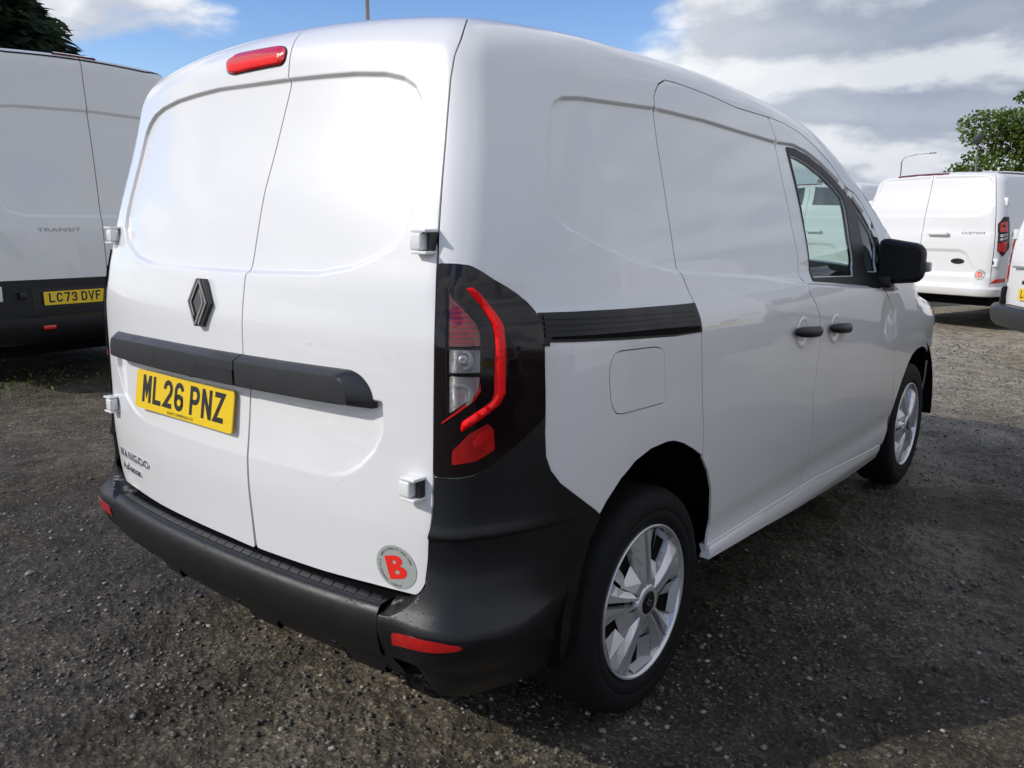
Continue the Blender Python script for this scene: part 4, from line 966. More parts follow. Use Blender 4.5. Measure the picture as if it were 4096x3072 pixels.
# cab interior
V, F = box(-.76, .76, .955, .985, .35, 1.76, .01); link('bulkhead', mesh('bulkhead', V, F, M['bulk']), van)
V, F = box(-.80, .80, 1.0, 2.6, .40, .46); link('cab_floor', mesh('cab_floor', V, F, M['trim'], False), van)
V, F = box(-.76, .76, 2.12, 2.58, .62, 1.08, .05); V = [(a, b, c - .10 * max(0, (2.3 - b)) / .2) for a, b, c in V]; link('dashboard', mesh('dashboard', V, F, M['trim']), van)
for xs_ in (.40, -.40):
    st = empty('cab_seat', (xs_, 1.35, .46), 0, van)
    for nm, bx_ in (('cushion', (-.24, .24, -.10, .42, .10, .30)), ('backrest', (-.24, .24, -.24, -.08, .22, .82)), ('headrest', (-.13, .13, -.25, -.14, .84, 1.02))):
        V, F = box(*bx_, .05)
        if nm != 'cushion': V = [(a, b - (c - .22) * .16, c) for a, b, c in V]
        link(nm, mesh(nm, V, F, M['seat']), st)
V, F = lathe([(t, r) for t, r in [(math.sin(a) * .016, .18 + math.cos(a) * .016) for a in np.linspace(0, 2 * math.pi, 11)]], 36)
o = link('steering_wheel', mesh('steering_wheel', V, F, M['trim']), van, (.40, 2.02, 1.02)); o.rotation_euler = (0, 0, math.radians(90)); o.rotation_euler = Euler((0, math.radians(-25), math.radians(90)))

# -- rain drops standing on the bumper, step, handle bar and lower doors
def droplets():
    rng = np.random.default_rng(3); P, N_, R_ = [], [], []
    def put(p, n, r): P.append(p); N_.append(n); R_.append(r)
    n = 900; u = .61 + .30 * rng.uniform(0, 1, n) ** 1.3; v = rng.uniform(.47, .72, n); k = v > np.interp(u, [.60, .628, .65, .668, .68, .687, .69, .71], [.513, .5165, .53, .546, .566, .59, .63, .72]); u, v = u[~k], v[~k]
    p = B.P(u, v); g_ = B.grad(p); p = p + g_ * (DB(u, v) + .0002)[:, None]; put(p, g_, .0008 + .0016 * rng.uniform(0, 1, len(u)) ** 3)
    n = 900; x = rng.uniform(-.56, .58, n); d = rng.choice([.0405, .046, .052, .058], n) + rng.normal(size=n) * .004; d = np.clip(d, .01, .0625); z = np.interp(d, [0, .04, .048, .056, .0632], [.5137, .5167, .5147, .5082, .4952])
    put(np.stack([x, base_y(x) - d, z], 1), np.tile([0, -.35, .94], (n, 1)), .0008 + .0015 * rng.uniform(0, 1, n) ** 3)
    n = 420; x = rng.uniform(-.58, .50, n); q = on_rear(x, np.full(n, 1.05)); t = rng.uniform(0, 1, n); put(np.stack([x, q[:, 1] - .010 - .018 * t, 1.0405 - .0125 * t], 1), np.tile([0, -.55, .83], (n, 1)), .0007 + .0012 * rng.uniform(0, 1, n) ** 3)
    n = 260; x = rng.uniform(.30, .66, n); z = .62 + .6 * rng.uniform(0, 1, n) ** 1.2; q = on_rear(x, z); put(q, B.grad(q), .0007 + .0013 * rng.uniform(0, 1, n) ** 4)
    P_, N2, R2 = np.concatenate(P), np.concatenate(N_), np.concatenate(R_)
    ring, rows = 8, ((1., 0.), (.8, .38), (.42, .58)); n = len(P_)
    a = np.cross(N2, [.3, .1, .95]); a /= np.linalg.norm(a, axis=1, keepdims=True); b = np.cross(N2, a); V = []
    for rr, hh in rows:
        for j in range(ring):
            t = 2 * math.pi * j / ring; V.append(P_ + (a * math.cos(t) + b * math.sin(t)) * (R2 * rr)[:, None] + N2 * (R2 * hh)[:, None])
    V.append(P_ + N2 * (R2 * .64)[:, None]); V = np.stack(V, 1).reshape(-1, 3); m = ring * 3 + 1
    base = [[r * ring + j, r * ring + (j + 1) % ring, (r + 1) * ring + (j + 1) % ring, (r + 1) * ring + j] for r in range(2) for j in range(ring)] + [[2 * ring + j, 2 * ring + (j + 1) % ring, 3 * ring] for j in range(ring)]
    F = [[i + k * m for i in f] for k in range(n) for f in base]
    o = link('water_droplets', mesh('water_droplets', V, F, M['water']), van); o['kind'] = 'stuff'
droplets()
# ---------------------------------------------------------------- the other vans in the yard
def simple_van(name, label, spec, loc, h, group=None):
    """a parked van: body sides, roof, two rear doors, bumper, lamps, glazing, plate and wheels; rear at y = 0, facing +y"""
    root = thing(empty(name, loc, h), label, 'van', group); b = Body(**spec['body']); S = spec
    e1 = b.xc + b.L; e2 = e1 + b.yb - b.ya; e3 = e2 + b.L; e4 = e3 + b.xc
    def vbb(u):
        C, D = b.ray(np.atleast_1d(np.asarray(u, float)), np.atleast_1d(0.)); return b.zc(C[:, 1]) + b.r1 * math.radians(68)
    def rear(x, z, off=0.):
        x, z = np.asarray(x, float), np.asarray(z, float); C = np.stack([x, np.full(len(x), b.ya), z], -1); D = np.zeros(C.shape); D[:, 1] = -1
        p = b.solve(C, D); return p + b.grad(p) * off if off else p
    def side(y, z):
        C = np.stack([np.full(len(y), .4), y, z], -1); D = np.zeros(C.shape); D[:, 0] = 1; return b.solve(C, D)
    def uv_rear(pts): p = rear([a for a, _ in pts], [c for _, c in pts]); u, v = b.inv(p); return list(zip(u, v))
    def uv_side(pts): p = side(np.array([a for a, _ in pts]), np.array([c for _, c in pts])); u, v = b.inv(p); return list(zip(u, v))
    paint = M['white']; ud = S['ud']; z0, zs = S['z0'], S['zs']; seam = S.get('seam', 0.)
    res = S.get('res', .05)
    ex = []
    for kind, poly, dep, w, fade in b.dents:
        pp = resample(poly, .02)
        for o in np.array([-.62, -.2, .2, .62]) * w:
            q = inset(pp, o); u, v = b.inv(rear(q[:, 0], q[:, 1])); ex += list(np.stack([u, v], 1))
    ex = np.array(ex)
    vt = float(vbb(ud)[0])
    # rear doors
    edges = resample([(ud, zs), (ud, vt)], .1, False)
    right = [tuple(p) for p in edges] + [(seam, vt), (seam, zs)]
    left = [(-a, c) for a, c in [tuple(p) for p in edges]] + [(seam, vt), (seam, zs)]
    gp = S.get('gap', .004)
    dr = panel(b, right, paint, 'rear_door', root, gap=gp, res=res, edge=.04, extra=ex[ex[:, 0] > seam - .02] if len(ex) else None, flange=.02)
    dl = panel(b, left, paint, 'rear_door', root, gap=gp, res=res, edge=.04, extra=ex[ex[:, 0] < seam + .02] if len(ex) else None, flange=.02)
    # body sides with wheel arches, both halves and the roof
    wy = S['wheels']; ra = S['ra']; rz = S['wr']
    def arch(y): 
        c = e1 + y - b.ya; return [(c - ra * math.cos(t), rz + .03 + ra * math.sin(t)) for t in np.linspace(math.asin(np.clip((z0 - rz - .03) / ra, -1, 1)), math.pi - math.asin(np.clip((z0 - rz - .03) / ra, -1, 1)), 22)]
    us_ = np.linspace(e4, ud, 70)
    poly = [(ud, z0)] + arch(wy[0]) + arch(wy[1]) + [(e4, z0)] + [(float(u), float(vbb(u)[0])) for u in us_]
    poly = poly[:-1] + [(ud, vt)]
    gl = S['glass']
    holes = [uv_side(gl)] if gl else []
    for mr in (False, True):
        bs = panel(b, poly, paint, 'body_side', root, gap=.002, res=.09, edge=.05, mirror=mr, flange=.02)
        if gl: panel(b, rounded(holes[0], .05, 3), M['dirtyglass'], 'side_window', bs, off=.004, res=.06, mirror=mr, flange=.004)
        for yl in S.get('doorlines', ()):
            zz = [z0 + .12, S['belt'], S['ztop'] - .35]
            st = resample([(yl, zz[0]), (yl + .02, zz[2])], .08, False); strip = [(y - .003, z) for y, z in st] + [(y + .003, z) for y, z in st[::-1]]
            panel(b, uv_side(strip), M['void'], 'door_gap', bs, off=.0008, res=.1, mirror=mr, flange=0)
    ur_ = np.concatenate([np.linspace(0, ud, 8), np.linspace(ud + .02, e1, 8), np.linspace(e1 + .03, e2, 40), np.linspace(e2, e4, 16)[1:]])
    p = b.P(ur_, vbb(ur_)); rim_ = [tuple(q[:2]) for q in p]
    ring = rim_ + [(-x, y) for x, y in rim_[::-1]][1:-1]
    rf = panel(b, ring, paint, 'roof', root, res=.12, edge=.06, top=True, flange=0)
    ws = S['screen']; P3 = p
    def xrim(y): m = (ur_ > ud) & (ur_ < e2); return float(np.interp(y, P3[m, 1], P3[m, 0]))
    sc = [(xrim(y) - .02, y) for y in np.linspace(ws[0], ws[1], 8)]; panel(b, sc + [(-x, y) for x, y in sc[::-1]], M['dirtyglass'], 'windscreen', root, off=.004, res=.1, top=True, flange=.004)
    # dark shell, floor and wheels
    V, F = box(-S['half'] + .16, S['half'] - .16, .22, S['len'] - .45, .26, .5); link('floor_pan', mesh('floor_pan', V, F, M['void'], False), root)
    U_, V_ = np.meshgrid(np.linspace(-ud - .12, ud + .12, 30), np.linspace(zs, vt, 30), indexing='ij'); Q = b.P(U_, np.minimum(V_, vbb(U_.reshape(-1)).reshape(U_.shape)), np.full(U_.shape, -.03)).reshape(-1, 3)
    link('inner_shell', mesh('inner_shell', Q, [(i * 30 + j, i * 30 + 30 + j, i * 30 + 31 + j, i * 30 + 1 + j) for i in range(29) for j in range(29)], M['void']), root)
    for s in (1, -1):
        for y in wy:
            add_wheel(root, s * (S['half'] - .045), y, rz, s, .3 * y + s, rz / .326)
            V, F = box((S['half'] - .38) if s > 0 else -(S['half'] - .03), (S['half'] - .03) if s > 0 else -(S['half'] - .38), y - ra - .02, y + ra + .02, .32, rz + ra + .06)
            link('wheel_housing', mesh('wheel_housing', V, [F[0] if s > 0 else F[1], F[2], F[3], F[5]], M['void'], False), root)
        if S.get('mirrors', True):
            ym = ws[1] - .45; xm = float(side(np.array([ym]), np.array([S['belt'] + .05]))[0, 0]); V, F = box(xm - .02 if s > 0 else -xm - .24, xm + .24 if s > 0 else -xm + .02, ym, ym + .13, S['belt'], S['belt'] + .34, .04); link('door_mirror', mesh('door_mirror', V, F, M['plastic']), root)
    # rear bumper wrapped round the corners
    for prof, m, ub0, ub1 in S['bumpers']:
        for uu in ([np.linspace(-ub1, ub1, 61)] if ub0 == 0 else [np.linspace(ub0, ub1, 12), np.linspace(-ub1, -ub0, 12)]):
            zz = np.array([z for d, z in prof]); dd_ = np.array([d for d, z in prof]); G, Zg = np.meshgrid(uu, zz, indexing='ij'); Dg = np.broadcast_to(dd_, G.shape)
            Q = b.P(G, np.full(G.shape, S['zs'])); n = b.grad(Q); n[..., 2] = 0; Q = Q + n * Dg[..., None]; Q[..., 2] = Zg
            k = len(zz); F = [(i * k + j, i * k + j + 1, i * k + k + j + 1, i * k + k + j) for i in range(len(uu) - 1) for j in range(k - 1)]
            o = link('rear_bumper' if ub0 == 0 else 'bumper_corner', mesh('rear_bumper', Q.reshape(-1, 3), F, m, True), root); o.modifiers.new('edges', 'EDGE_SPLIT').split_angle = .5
    # lamps and further pieces: (name, material, polygon on rear or wrap coordinates, offset, mirrored too, parent)
    made = {}
    for nm, m, pts, off, mir_, kind, par in S['pieces']:
        for mr in ((False, True) if mir_ else (False,)):
            q = uv_rear(pts) if kind == 'rear' else pts
            o = panel(b, q, M[m], nm, made.get((par, mr), root), off=off, res=.05, edge=.03, mirror=mr, flange=.02 if off > .003 else .002)
            if (nm, mr) not in made: made[(nm, mr)] = o
    for txt, x, z, w, hgt, m in S.get('text', ()):
        V, F = text_mesh(txt, .1, .0); V = np.array(V); V[:, 0] *= w / np.ptp(V[:, 0]); V[:, 1] *= hgt / np.ptp(V[:, 1])
        Q = rear(x + V[:, 0], z + V[:, 1]); Q = Q + b.grad(Q) * .004; link('door_lettering', mesh('door_lettering', Q, F, M[m], False), dl if x < seam else dr)
    for nm, m, bx in S.get('boxes', ()):
        V, F = box(*bx); 
        V, F = box(*bx, min(.012, .3 * min(bx[1] - bx[0], bx[3] - bx[2], bx[5] - bx[4]))); link(nm, mesh(nm, V, F, M[m]), root)
    for txt, x, z, lab in S['plates']:
        y = float(rear([x], [z])[0, 1]) - S.get('plate_y', .012); number_plate(root, facing((x, y, z), (1, 0, 0), (0, .03, 1)), txt)
    for x, z in S.get('hinges', ()):
        y = float(rear([abs(x)], [z])[0, 1]); V, F = box(x - .03, x + .03, y - .03, y + .02, z - .05, z + .05, .008); link('hinge', mesh('hinge', V, F, paint), dr if x > 0 else dl)
        V, F = box(x - .034, x - .012 if x > 0 else x - .03, y - .034, y - .02, z - .02, z + .02); link('hinge_gap', mesh('hinge_gap', V, F, M['ink'], False), dr if x > 0 else dl)
    return root, b, rear, dl, dr

# tall white van on the left, parked across the yard with its back to us
T = dict(body=dict(W=((.2, .98), (.5, 1.02), (.95, 1.03), (1.3, 1.025), (1.8, .985), (2.2, .945), (2.5, .90), (2.8, .84)),
                   rear=((.2, .02), (.5, -.01), (.95, 0), (1.3, .005), (1.4, .012), (2.0, .055), (2.25, .085), (2.5, .11), (2.68, .125), (2.85, .16)),
                   top=((-1, 2.72), (0, 2.75), (.6, 2.765), (3.6, 2.76), (4.2, 2.6), (4.9, 1.75), (5.3, 1.25), (5.95, 1.0), (6.2, .8)), nose=((.2, 5.8), (.6, 5.95), (1.0, 5.8), (1.4, 5.5), (2.8, 5.0)),
                   rplan=.045, xref=.9, crown=.03, kc=.22, kr=.07, core=(.55, .5, 5.3), zc=((0, 2.3), (3.6, 2.3), (4.9, 1.0), (6, .8)), taper=((-1, .03), (.3, .0), (5.0, .0), (6, .15)), zbelt=1.2,
                   dents=[('rear', [(-.80, 2.26), (-.6, 2.285), (0, 2.30), (.6, 2.285), (.80, 2.26), (.81, 1.6), (.74, 1.46), (.60, 1.425), (0, 1.42), (-.60, 1.425), (-.74, 1.46), (-.81, 1.6)], .012, .03, None)]),
         ud=.86, z0=.42, zs=.55, half=1.03, len=5.95, wheels=(1.05, 4.8), ra=.43, wr=.345, glass=[(3.9, 1.25), (5.05, 1.25), (4.75, 1.7), (4.25, 2.1), (3.9, 2.1)], belt=1.2, ztop=2.7,
         screen=(4.25, 5.2), doorlines=(2.4, 3.8), gap=.004,
         bumpers=[([(-.02, .60), (.03, .61), (.10, .615), (.135, .60), (.14, .55), (.13, .47), (.10, .42), (.04, .38), (-.1, .36)], M['plastic'], 0, 1.35)],
         pieces=[('door_cladding', 'plastic', [(-.858, .565), (.858, .565), (.858, .905), (-.858, .905)], .006, False, 'wrap', None),
                 ('plate_recess', 'ink', [(-.62, .83), (-.62, .665), (-.02, .665), (-.02, .83)], .008, False, 'wrap', None),
                 ('roof_gap', 'void', [(-.86, 2.640), (.86, 2.640), (.86, 2.648), (-.86, 2.648)], .0015, False, 'wrap', None),
                 ('brake_light', 'reddark', [(-.22, 2.664), (.145, 2.664), (.115, 2.700), (-.18, 2.700)], .012, False, 'wrap', None),
                 ('tail_lamp', 'smoke', [(.875, 1.62), (.935, 1.62), (1.0, 1.52), (1.03, .96), (.995, .90), (.875, .90)], .006, True, 'wrap', None),
                 ('lamp_lens', 'red', [(.885, .92), (.99, .92), (1.0, 1.08), (.885, 1.08)], .010, True, 'wrap', 'tail_lamp'),
                 ('lamp_lens', 'clear', [(.885, 1.10), (1.0, 1.10), (1.0, 1.24), (.885, 1.24)], .010, True, 'wrap', 'tail_lamp'),
                 ('lamp_lens', 'red', [(.885, 1.26), (.995, 1.26), (.975, 1.54), (.885, 1.58)], .010, True, 'wrap', 'tail_lamp'),
                 ('bumper_panel', 'plastic', [(.87, .58), (1.10, .58), (1.10, .89), (.87, .89)], .006, True, 'wrap', None)],
         text=[('TRANSIT', -.365, 1.308, .35, .030, 'silver2')], boxes=[('reflector', 'red', (-.64, -.54, -.156, -.12, .505, .540)), ('door_lock', 'ink', (-.745, -.69, -.035, 0., .755, .81)), ('label_sticker', 'whiteplate', (-1.02, -.875, -.032, -.012, .745, .865))],
         plates=[('LC73 DVF', -.30, .748, 'plate')], plate_y=.020, hinges=[(.93, 1.25), (.93, .7), (-.90, 2.0)])
tv, tb, trear, tdl, tdr = simple_van('panel_van', 'tall white panel van in shade at the left edge with LC73 DVF plate', T, (-5.434 + .30 * math.cos(1.601), 1.236 + .30 * math.sin(1.601), 0), 1.601)
# a neighbour's white sticker corner reads F
V, F = ribbon([(0, 0), (0, 1), (.55, 1)], .2); V2, F2 = ribbon([(0, .52), (.42, .52)], .2); V, F = join([(V, F), (V2, F2)])
V = [(a * .035 - .935, -.0345 + .0004 * (i > 5), c * .055 + .778) for i, (a, c) in enumerate(V)]; link('sticker_letter', mesh('sticker_letter', V, F, M['ink'], False), tv)

# mid-size white van facing away at the right
K = dict(body=dict(W=((.2, .90), (.4, .95), (.8, 1.0), (1.05, 1.01), (1.25, .99), (1.6, .925), (1.85, .87), (2.05, .80)),
                   rear=((.2, .0), (.42, -.03), (.62, -.03), (.70, -.005), (1.0, -.01), (1.18, 0), (1.22, .02), (1.4, .03), (1.85, .12), (1.93, .125), (2.1, .17)),
                   top=((-1, 1.93), (.1, 1.955), (.5, 1.975), (2.8, 1.975), (3.5, 1.82), (4.1, 1.35), (4.4, 1.15), (4.9, 1.0), (5.1, .85)), nose=((.2, 4.85), (.5, 4.95), (.9, 4.9), (1.3, 4.6), (2.1, 4.2)),
                   rplan=.035, xref=.9, crown=.03, kc=.17, kr=.10, core=(.55, .42, 4.4), zc=((0, 1.5), (2.8, 1.5), (4.0, .85), (5, .7)), taper=((-1, .02), (.2, .0), (4.2, .0), (5, .12)), zbelt=1.2,
                   dents=[('rear', [(-.745, 1.84), (-.70, 1.885), (0, 1.90), (.70, 1.885), (.77, 1.84), (.84, 1.53), (.82, 1.46), (.72, 1.41), (.55, 1.40), (0, 1.405), (-.55, 1.40), (-.72, 1.41), (-.82, 1.46), (-.84, 1.53)], .014, .03, None),
                          ('rear', [(-.60, .93), (-.52, .962), (.52, .962), (.60, .93), (.74, .72), (.74, .52), (-.74, .52), (-.74, .72)], .022, .05, None)]),
         ud=.875, z0=.40, zs=.50, half=1.01, len=4.95, wheels=(.95, 4.05), ra=.41, wr=.335, glass=[(2.75, 1.28), (3.85, 1.22), (3.5, 1.62), (3.1, 1.78), (2.75, 1.78)], belt=1.2, ztop=1.95,
         screen=(3.45, 4.2), doorlines=(1.7, 2.7), gap=.004,
         bumpers=[([(-.02, .515), (.025, .52), (.06, .515), (.075, .49), (.07, .44), (.045, .40), (-.02, .385), (-.1, .38)], M['white'], 0, 1.30)],
         pieces=[('tail_lamp', 'smoke', [(.895, 1.30), (.955, 1.385), (1.03, 1.385), (1.04, 1.0), (.96, .90), (.90, .97)], .006, True, 'wrap', None),
                 ('lamp_lens', 'red', [(.915, 1.20), (1.0, 1.20), (.995, 1.33), (.92, 1.31)], .010, True, 'wrap', 'tail_lamp'),
                 ('lamp_lens', 'clear', [(.908, 1.09), (.996, 1.115), (.997, 1.145), (.912, 1.12)], .010, True, 'wrap', 'tail_lamp'),
                 ('lamp_lens', 'clear', [(.908, 1.135), (.998, 1.158), (.998, 1.185), (.912, 1.165)], .010, True, 'wrap', 'tail_lamp'),
                 ('lamp_lens', 'red', [(.908, .965), (.985, .945), (.996, 1.085), (.906, 1.065)], .010, True, 'wrap', 'tail_lamp'),
                 ('brake_light', 'reddark', [(-.52, 1.905), (.20, 1.905), (.20, 1.925), (-.52, 1.925)], .006, False, 'wrap', None),
                 ('reflector', 'red', [(.87, .565), (1.08, .575), (1.06, .62), (.93, .618)], .006, True, 'wrap', None)],
         text=[('TRANSIT', -.66, 1.195, .28, .026, 'ink'), ('CUSTOM', .675, 1.182, .28, .026, 'ink')], boxes=[('door_handle', 'white', (.095, .375, -.055, -.015, 1.155, 1.195))],
         plates=[], hinges=[(.93, 1.57), (-.92, 1.57), (.965, .82), (-.965, .82)])
kv, kb, krear, kdl, kdr = simple_van('panel_van', 'white mid-size van facing away beside the right-hand van, sunlit with CUSTOM lettering', K, (-.926, 10.261, .05), -.322)
for r_, m_, o_ in ((1., 'ink', .004), (.86, 'chrome', .0055), (.76, 'ink', .007)):
    pts = [(.505 + .088 * r_ * math.cos(a), .826 + .036 * r_ * math.sin(a)) for a in np.linspace(0, 2 * math.pi, 28, endpoint=False)]
    Q = krear([a for a, c in pts], [c for a, c in pts]); Q = Q + np.array([0, -o_, 0]); link('emblem', mesh('emblem', Q, [list(range(28))[::-1]], M[m_], False), kdr)
for r_, m_, o_ in ((1., 'sticker', .004), (.55, 'stickred', .006)):
    if r_ == 1: pts = [(.815 + .062 * math.cos(a), .672 + .062 * math.sin(a)) for a in np.linspace(0, 2 * math.pi, 24, endpoint=False)]; T_ = [list(range(24))[::-1]]; P2 = np.array(pts)
    else:
        o2, h2 = letterB(); P2, T_, _ = fill(np.array(o2) * 1.1 + [.815, .672], [np.array(q) * 1.1 + [.815, .672] for q in h2], .05)
    Q = krear(P2[:, 0], P2[:, 1]); Q = Q + np.array([0, -o_ * (1 if r_ == 1 else 2.2) - .004, 0]); link('round_sticker' if r_ == 1 else 'sticker_letter', mesh('round_sticker', Q, T_, M[m_], False), kdr)
V, F = text_mesh('Ford', .055, 0., 1., .3); V = np.array(V); Q = krear(.505 + V[:, 0], .826 + V[:, 1]); link('emblem_script', mesh('emblem_script', Q + np.array([0, -.010, 0]), F, M['chrome'], False), kdr)
for s_ in (-.74, -.5, .5, .74):
    yy = np.linspace(.35, 2.6, 30); st = [(s_ + .03, float(y)) for y in yy] + [(s_ - .03, float(y)) for y in yy[::-1]]
    panel(kb, st, M['white'], 'roof_swage', kv, off=lambda x, y, s_=s_: .012 * (1 - np.clip(np.abs(x - s_) / .03, 0, 1) ** 2) * sstep(.35, .5, y) + .001, res=.04, top=True, flange=0)

# a glazed one beyond it, seen past the door pillar and through the cab
G = dict(K); G['pieces'] = K['pieces'] + [('rear_window', 'dirtyglass', [(.10, 1.60), (.79, 1.60), (.745, 1.83), (.68, 1.875), (.10, 1.89)], .006, True, 'rear', None)]
G['text'] = []
simple_van('panel_van', 'white van with dark rear windows, mostly hidden between the door pillar and the sunlit van', G, (-3.25, 12.2, .05), -.27)
# small white van at the right edge
def small_spec():
    sh = lambda t, d: tuple((a, c + d) for a, c in t)
    return dict(body=dict(W=((.2, .84), (.4, .885), (.7, .91), (1.0, .915), (1.15, .905), (1.4, .85), (1.7, .78), (1.9, .72)), rear=((.2, .03), (.5, -.005), (.9, 0), (1.2, .02), (1.5, .10), (1.75, .18), (1.9, .22)),
                   top=((-1, 1.80), (.15, 1.82), (.6, 1.845), (2.2, 1.845), (2.7, 1.72), (3.3, 1.25), (3.55, 1.1), (4.1, .95), (4.4, .75)), nose=((.2, 4.2), (.5, 4.35), (.8, 4.3), (1.1, 4.1), (1.9, 3.8)),
                   rplan=.05, xref=.8, crown=.04, kc=.24, kr=.14, core=(.45, .42, 3.6), zc=((0, 1.35), (1.8, 1.35), (3.1, .75), (5, .7)), taper=((-1, .03), (.3, .0), (3.2, .01), (4.4, .14)), zbelt=1.1,
                   dents=[('rear', [(-.60, 1.62), (0, 1.66), (.60, 1.62), (.65, 1.30), (.58, 1.20), (0, 1.18), (-.58, 1.20), (-.65, 1.30)], .012, .03, None)]),
         ud=.69, z0=.34, zs=.55, half=.915, len=4.35, wheels=(.85, 3.5), ra=.375, wr=.315, glass=[(1.95, 1.14), (3.05, 1.10), (2.75, 1.45), (2.35, 1.64), (1.95, 1.64)], belt=1.08, ztop=1.8,
         screen=(2.62, 3.4), doorlines=(.95, 1.9), gap=.004,
         bumpers=[([(-.02, .545), (.05, .555), (.10, .55), (.125, .52), (.13, .45), (.115, .38), (.07, .335), (0, .32), (-.1, .30)], M['tread'], 0, 1.25), ([(.0, .72), (.035, .725), (.05, .70), (.055, .55), (.0, .54)], M['plastic'], .70, .90)],
         pieces=[('tail_lamp', 'reddark', [(.70, 1.24), (.745, 1.26), (.79, 1.20), (.815, .90), (.79, .80), (.71, .77)], .008, True, 'wrap', None),
                 ('lamp_lens', 'red', [(.712, 1.09), (.79, 1.09), (.77, 1.20), (.718, 1.22)], .012, True, 'wrap', 'tail_lamp'), ('lamp_lens', 'clear', [(.715, .965), (.80, .965), (.795, 1.07), (.715, 1.07)], .012, True, 'wrap', 'tail_lamp'),
                 ('lamp_lens', 'redhot', [(.72, .80), (.78, .82), (.80, .94), (.715, .94)], .012, True, 'wrap', 'tail_lamp')],
         text=[], boxes=[('badge_strip', 'silver2', (-.56, -.36, -.02, .05, .925, .945)), ('door_handle', 'ink', (-.30, -.12, -.05, .02, .775, .815))],
         plates=[('LJ73 VNZ', -.135, .675, 'plate')], plate_y=.014, hinges=[(-.70, 1.25), (.70, 1.25)])
h3 = -.95; o3 = np.array([.46, 7.87]) + .72 * np.array([math.cos(h3), math.sin(h3)])
simple_van('panel_van', 'small white van with a black bumper, cut by the right edge of the picture', small_spec(), (float(o3[0]), float(o3[1]), 0), h3)
# unseen vans added to light the near van's flank; they also reflect in it
for x_, y_, h_, lab in ((2.95, 4.3, -1.25, 'unseen small white van added to the right-hand row nearest the front door, outside the picture'), (3.35, 1.5, -1.45, 'unseen small white van added to the right-hand row opposite the rear wheel, outside the picture'), (3.75, -1.35, -1.58, 'unseen small white van added to the right-hand row level with the camera, outside the picture')):
    simple_van('panel_van', lab, small_spec(), (x_, y_, 0), h_)
# ---------------------------------------------------------------- ground: worn asphalt planings, one sheet out to the horizon
def hash2(ix, iy, s):
    h = (ix.astype(np.int64) * 374761393 + iy.astype(np.int64) * 668265263 + s * 974711) & 0x7fffffff
    h = ((h ^ (h >> 13)) * 1274126177) & 0x7fffffff
    return ((h ^ (h >> 16)) & 0xffff) / 65535.
def vnoise(x, y, s=0):
    ix, iy = np.floor(x), np.floor(y); fx, fy = x - ix, y - iy; fx = fx * fx * (3 - 2 * fx); fy = fy * fy * (3 - 2 * fy)
    a, b = hash2(ix, iy, s), hash2(ix + 1, iy, s); c, d = hash2(ix, iy + 1, s), hash2(ix + 1, iy + 1, s)
    return (a + (b - a) * fx) * (1 - fy) + (c + (d - c) * fx) * fy - .5
def ground_z(x, y):
    r = np.hypot(x - 1.97, y + 1.94)
    z = .050 * vnoise(x * .45 + 7, y * .45, 1) + .030 * vnoise(x * 1.3, y * 1.3 + 3, 2)
    n = vnoise(x * 3.1, y * 3.1, 3); z += .016 * n + .010 * vnoise(x * 8, y * 8, 4)
    ridged = 1 - np.abs(vnoise(x * 2.2 + 40, y * 2.2, 9)) * 2
    z += .014 * (ridged - .55) * sstep(9, 4, r)
    z += (.0075 * vnoise(x * 21, y * 21, 5) + .0060 * vnoise(x * 47, y * 47, 6) + .0050 * vnoise(x * 95, y * 95, 7)) * sstep(7, 3, r)
    # level under the wheels of the near van and calmer far off
    k = np.ones(x.shape)
    for wx, wy in ((.8, 0), (.8, 2.716), (-.8, 0), (-.8, 2.716)): k *= sstep(.12, .45, np.hypot(x - wx, y - wy))
    return z * (.12 + .88 * k) * sstep(60, 12, r) - .006
def make_ground():
    yaw = .6837; fwd = math.pi / 2 + yaw
    fine = np.radians(np.arange(-38, 38.01, .085)); coarse = np.radians(np.concatenate([np.arange(-180, -38, 2.0), [-38.0][:0]])); coarse2 = np.radians(np.arange(40, 180, 2.0))
    th = np.concatenate([coarse, fine, coarse2]) + fwd
    r = [.0, .35]
    while r[-1] < 14: r.append(r[-1] * (1.0042 if r[-1] > 1.1 else 1.05))
    while r[-1] < 900: r.append(r[-1] * 1.06)
    r = np.array(r[1:]); T_, R_ = np.meshgrid(th, r, indexing='ij')
    x = 1.9715 + R_ * np.cos(T_); y = -1.9388 + R_ * np.sin(T_); z = ground_z(x, y)
    V = np.stack([x, y, z], -1).reshape(-1, 3); n, m = len(th), len(r)
    i = np.arange(n)[:, None]; j = np.arange(m - 1)[None]; a = i * m + j; b = ((i + 1) % n) * m + j
    Q = np.stack([a, a + 1, b + 1, b], -1).reshape(-1, 4)
    me = bpy.data.meshes.new('ground'); me.vertices.add(len(V) + 1)
    V = np.concatenate([V, [[1.9715, -1.9388, -.006]]]); me.vertices.foreach_set('co', V.reshape(-1))
    cap = np.stack([np.full(n, len(V) - 1), np.arange(n) * m, ((np.arange(n) + 1) % n) * m], -1)
    loops = np.concatenate([Q.reshape(-1), cap.reshape(-1)]); me.loops.add(len(loops)); me.loops.foreach_set('vertex_index', loops)
    me.polygons.add(len(Q) + len(cap)); st = np.concatenate([np.arange(len(Q)) * 4, len(Q) * 4 + np.arange(len(cap)) * 3])
    me.polygons.foreach_set('loop_start', st); me.polygons.foreach_set('loop_total', np.concatenate([np.full(len(Q), 4), np.full(len(cap), 3)]))
    me.polygons.foreach_set('use_smooth', np.ones(len(st), bool)); me.update(calc_edges=True); me.validate()
    return me
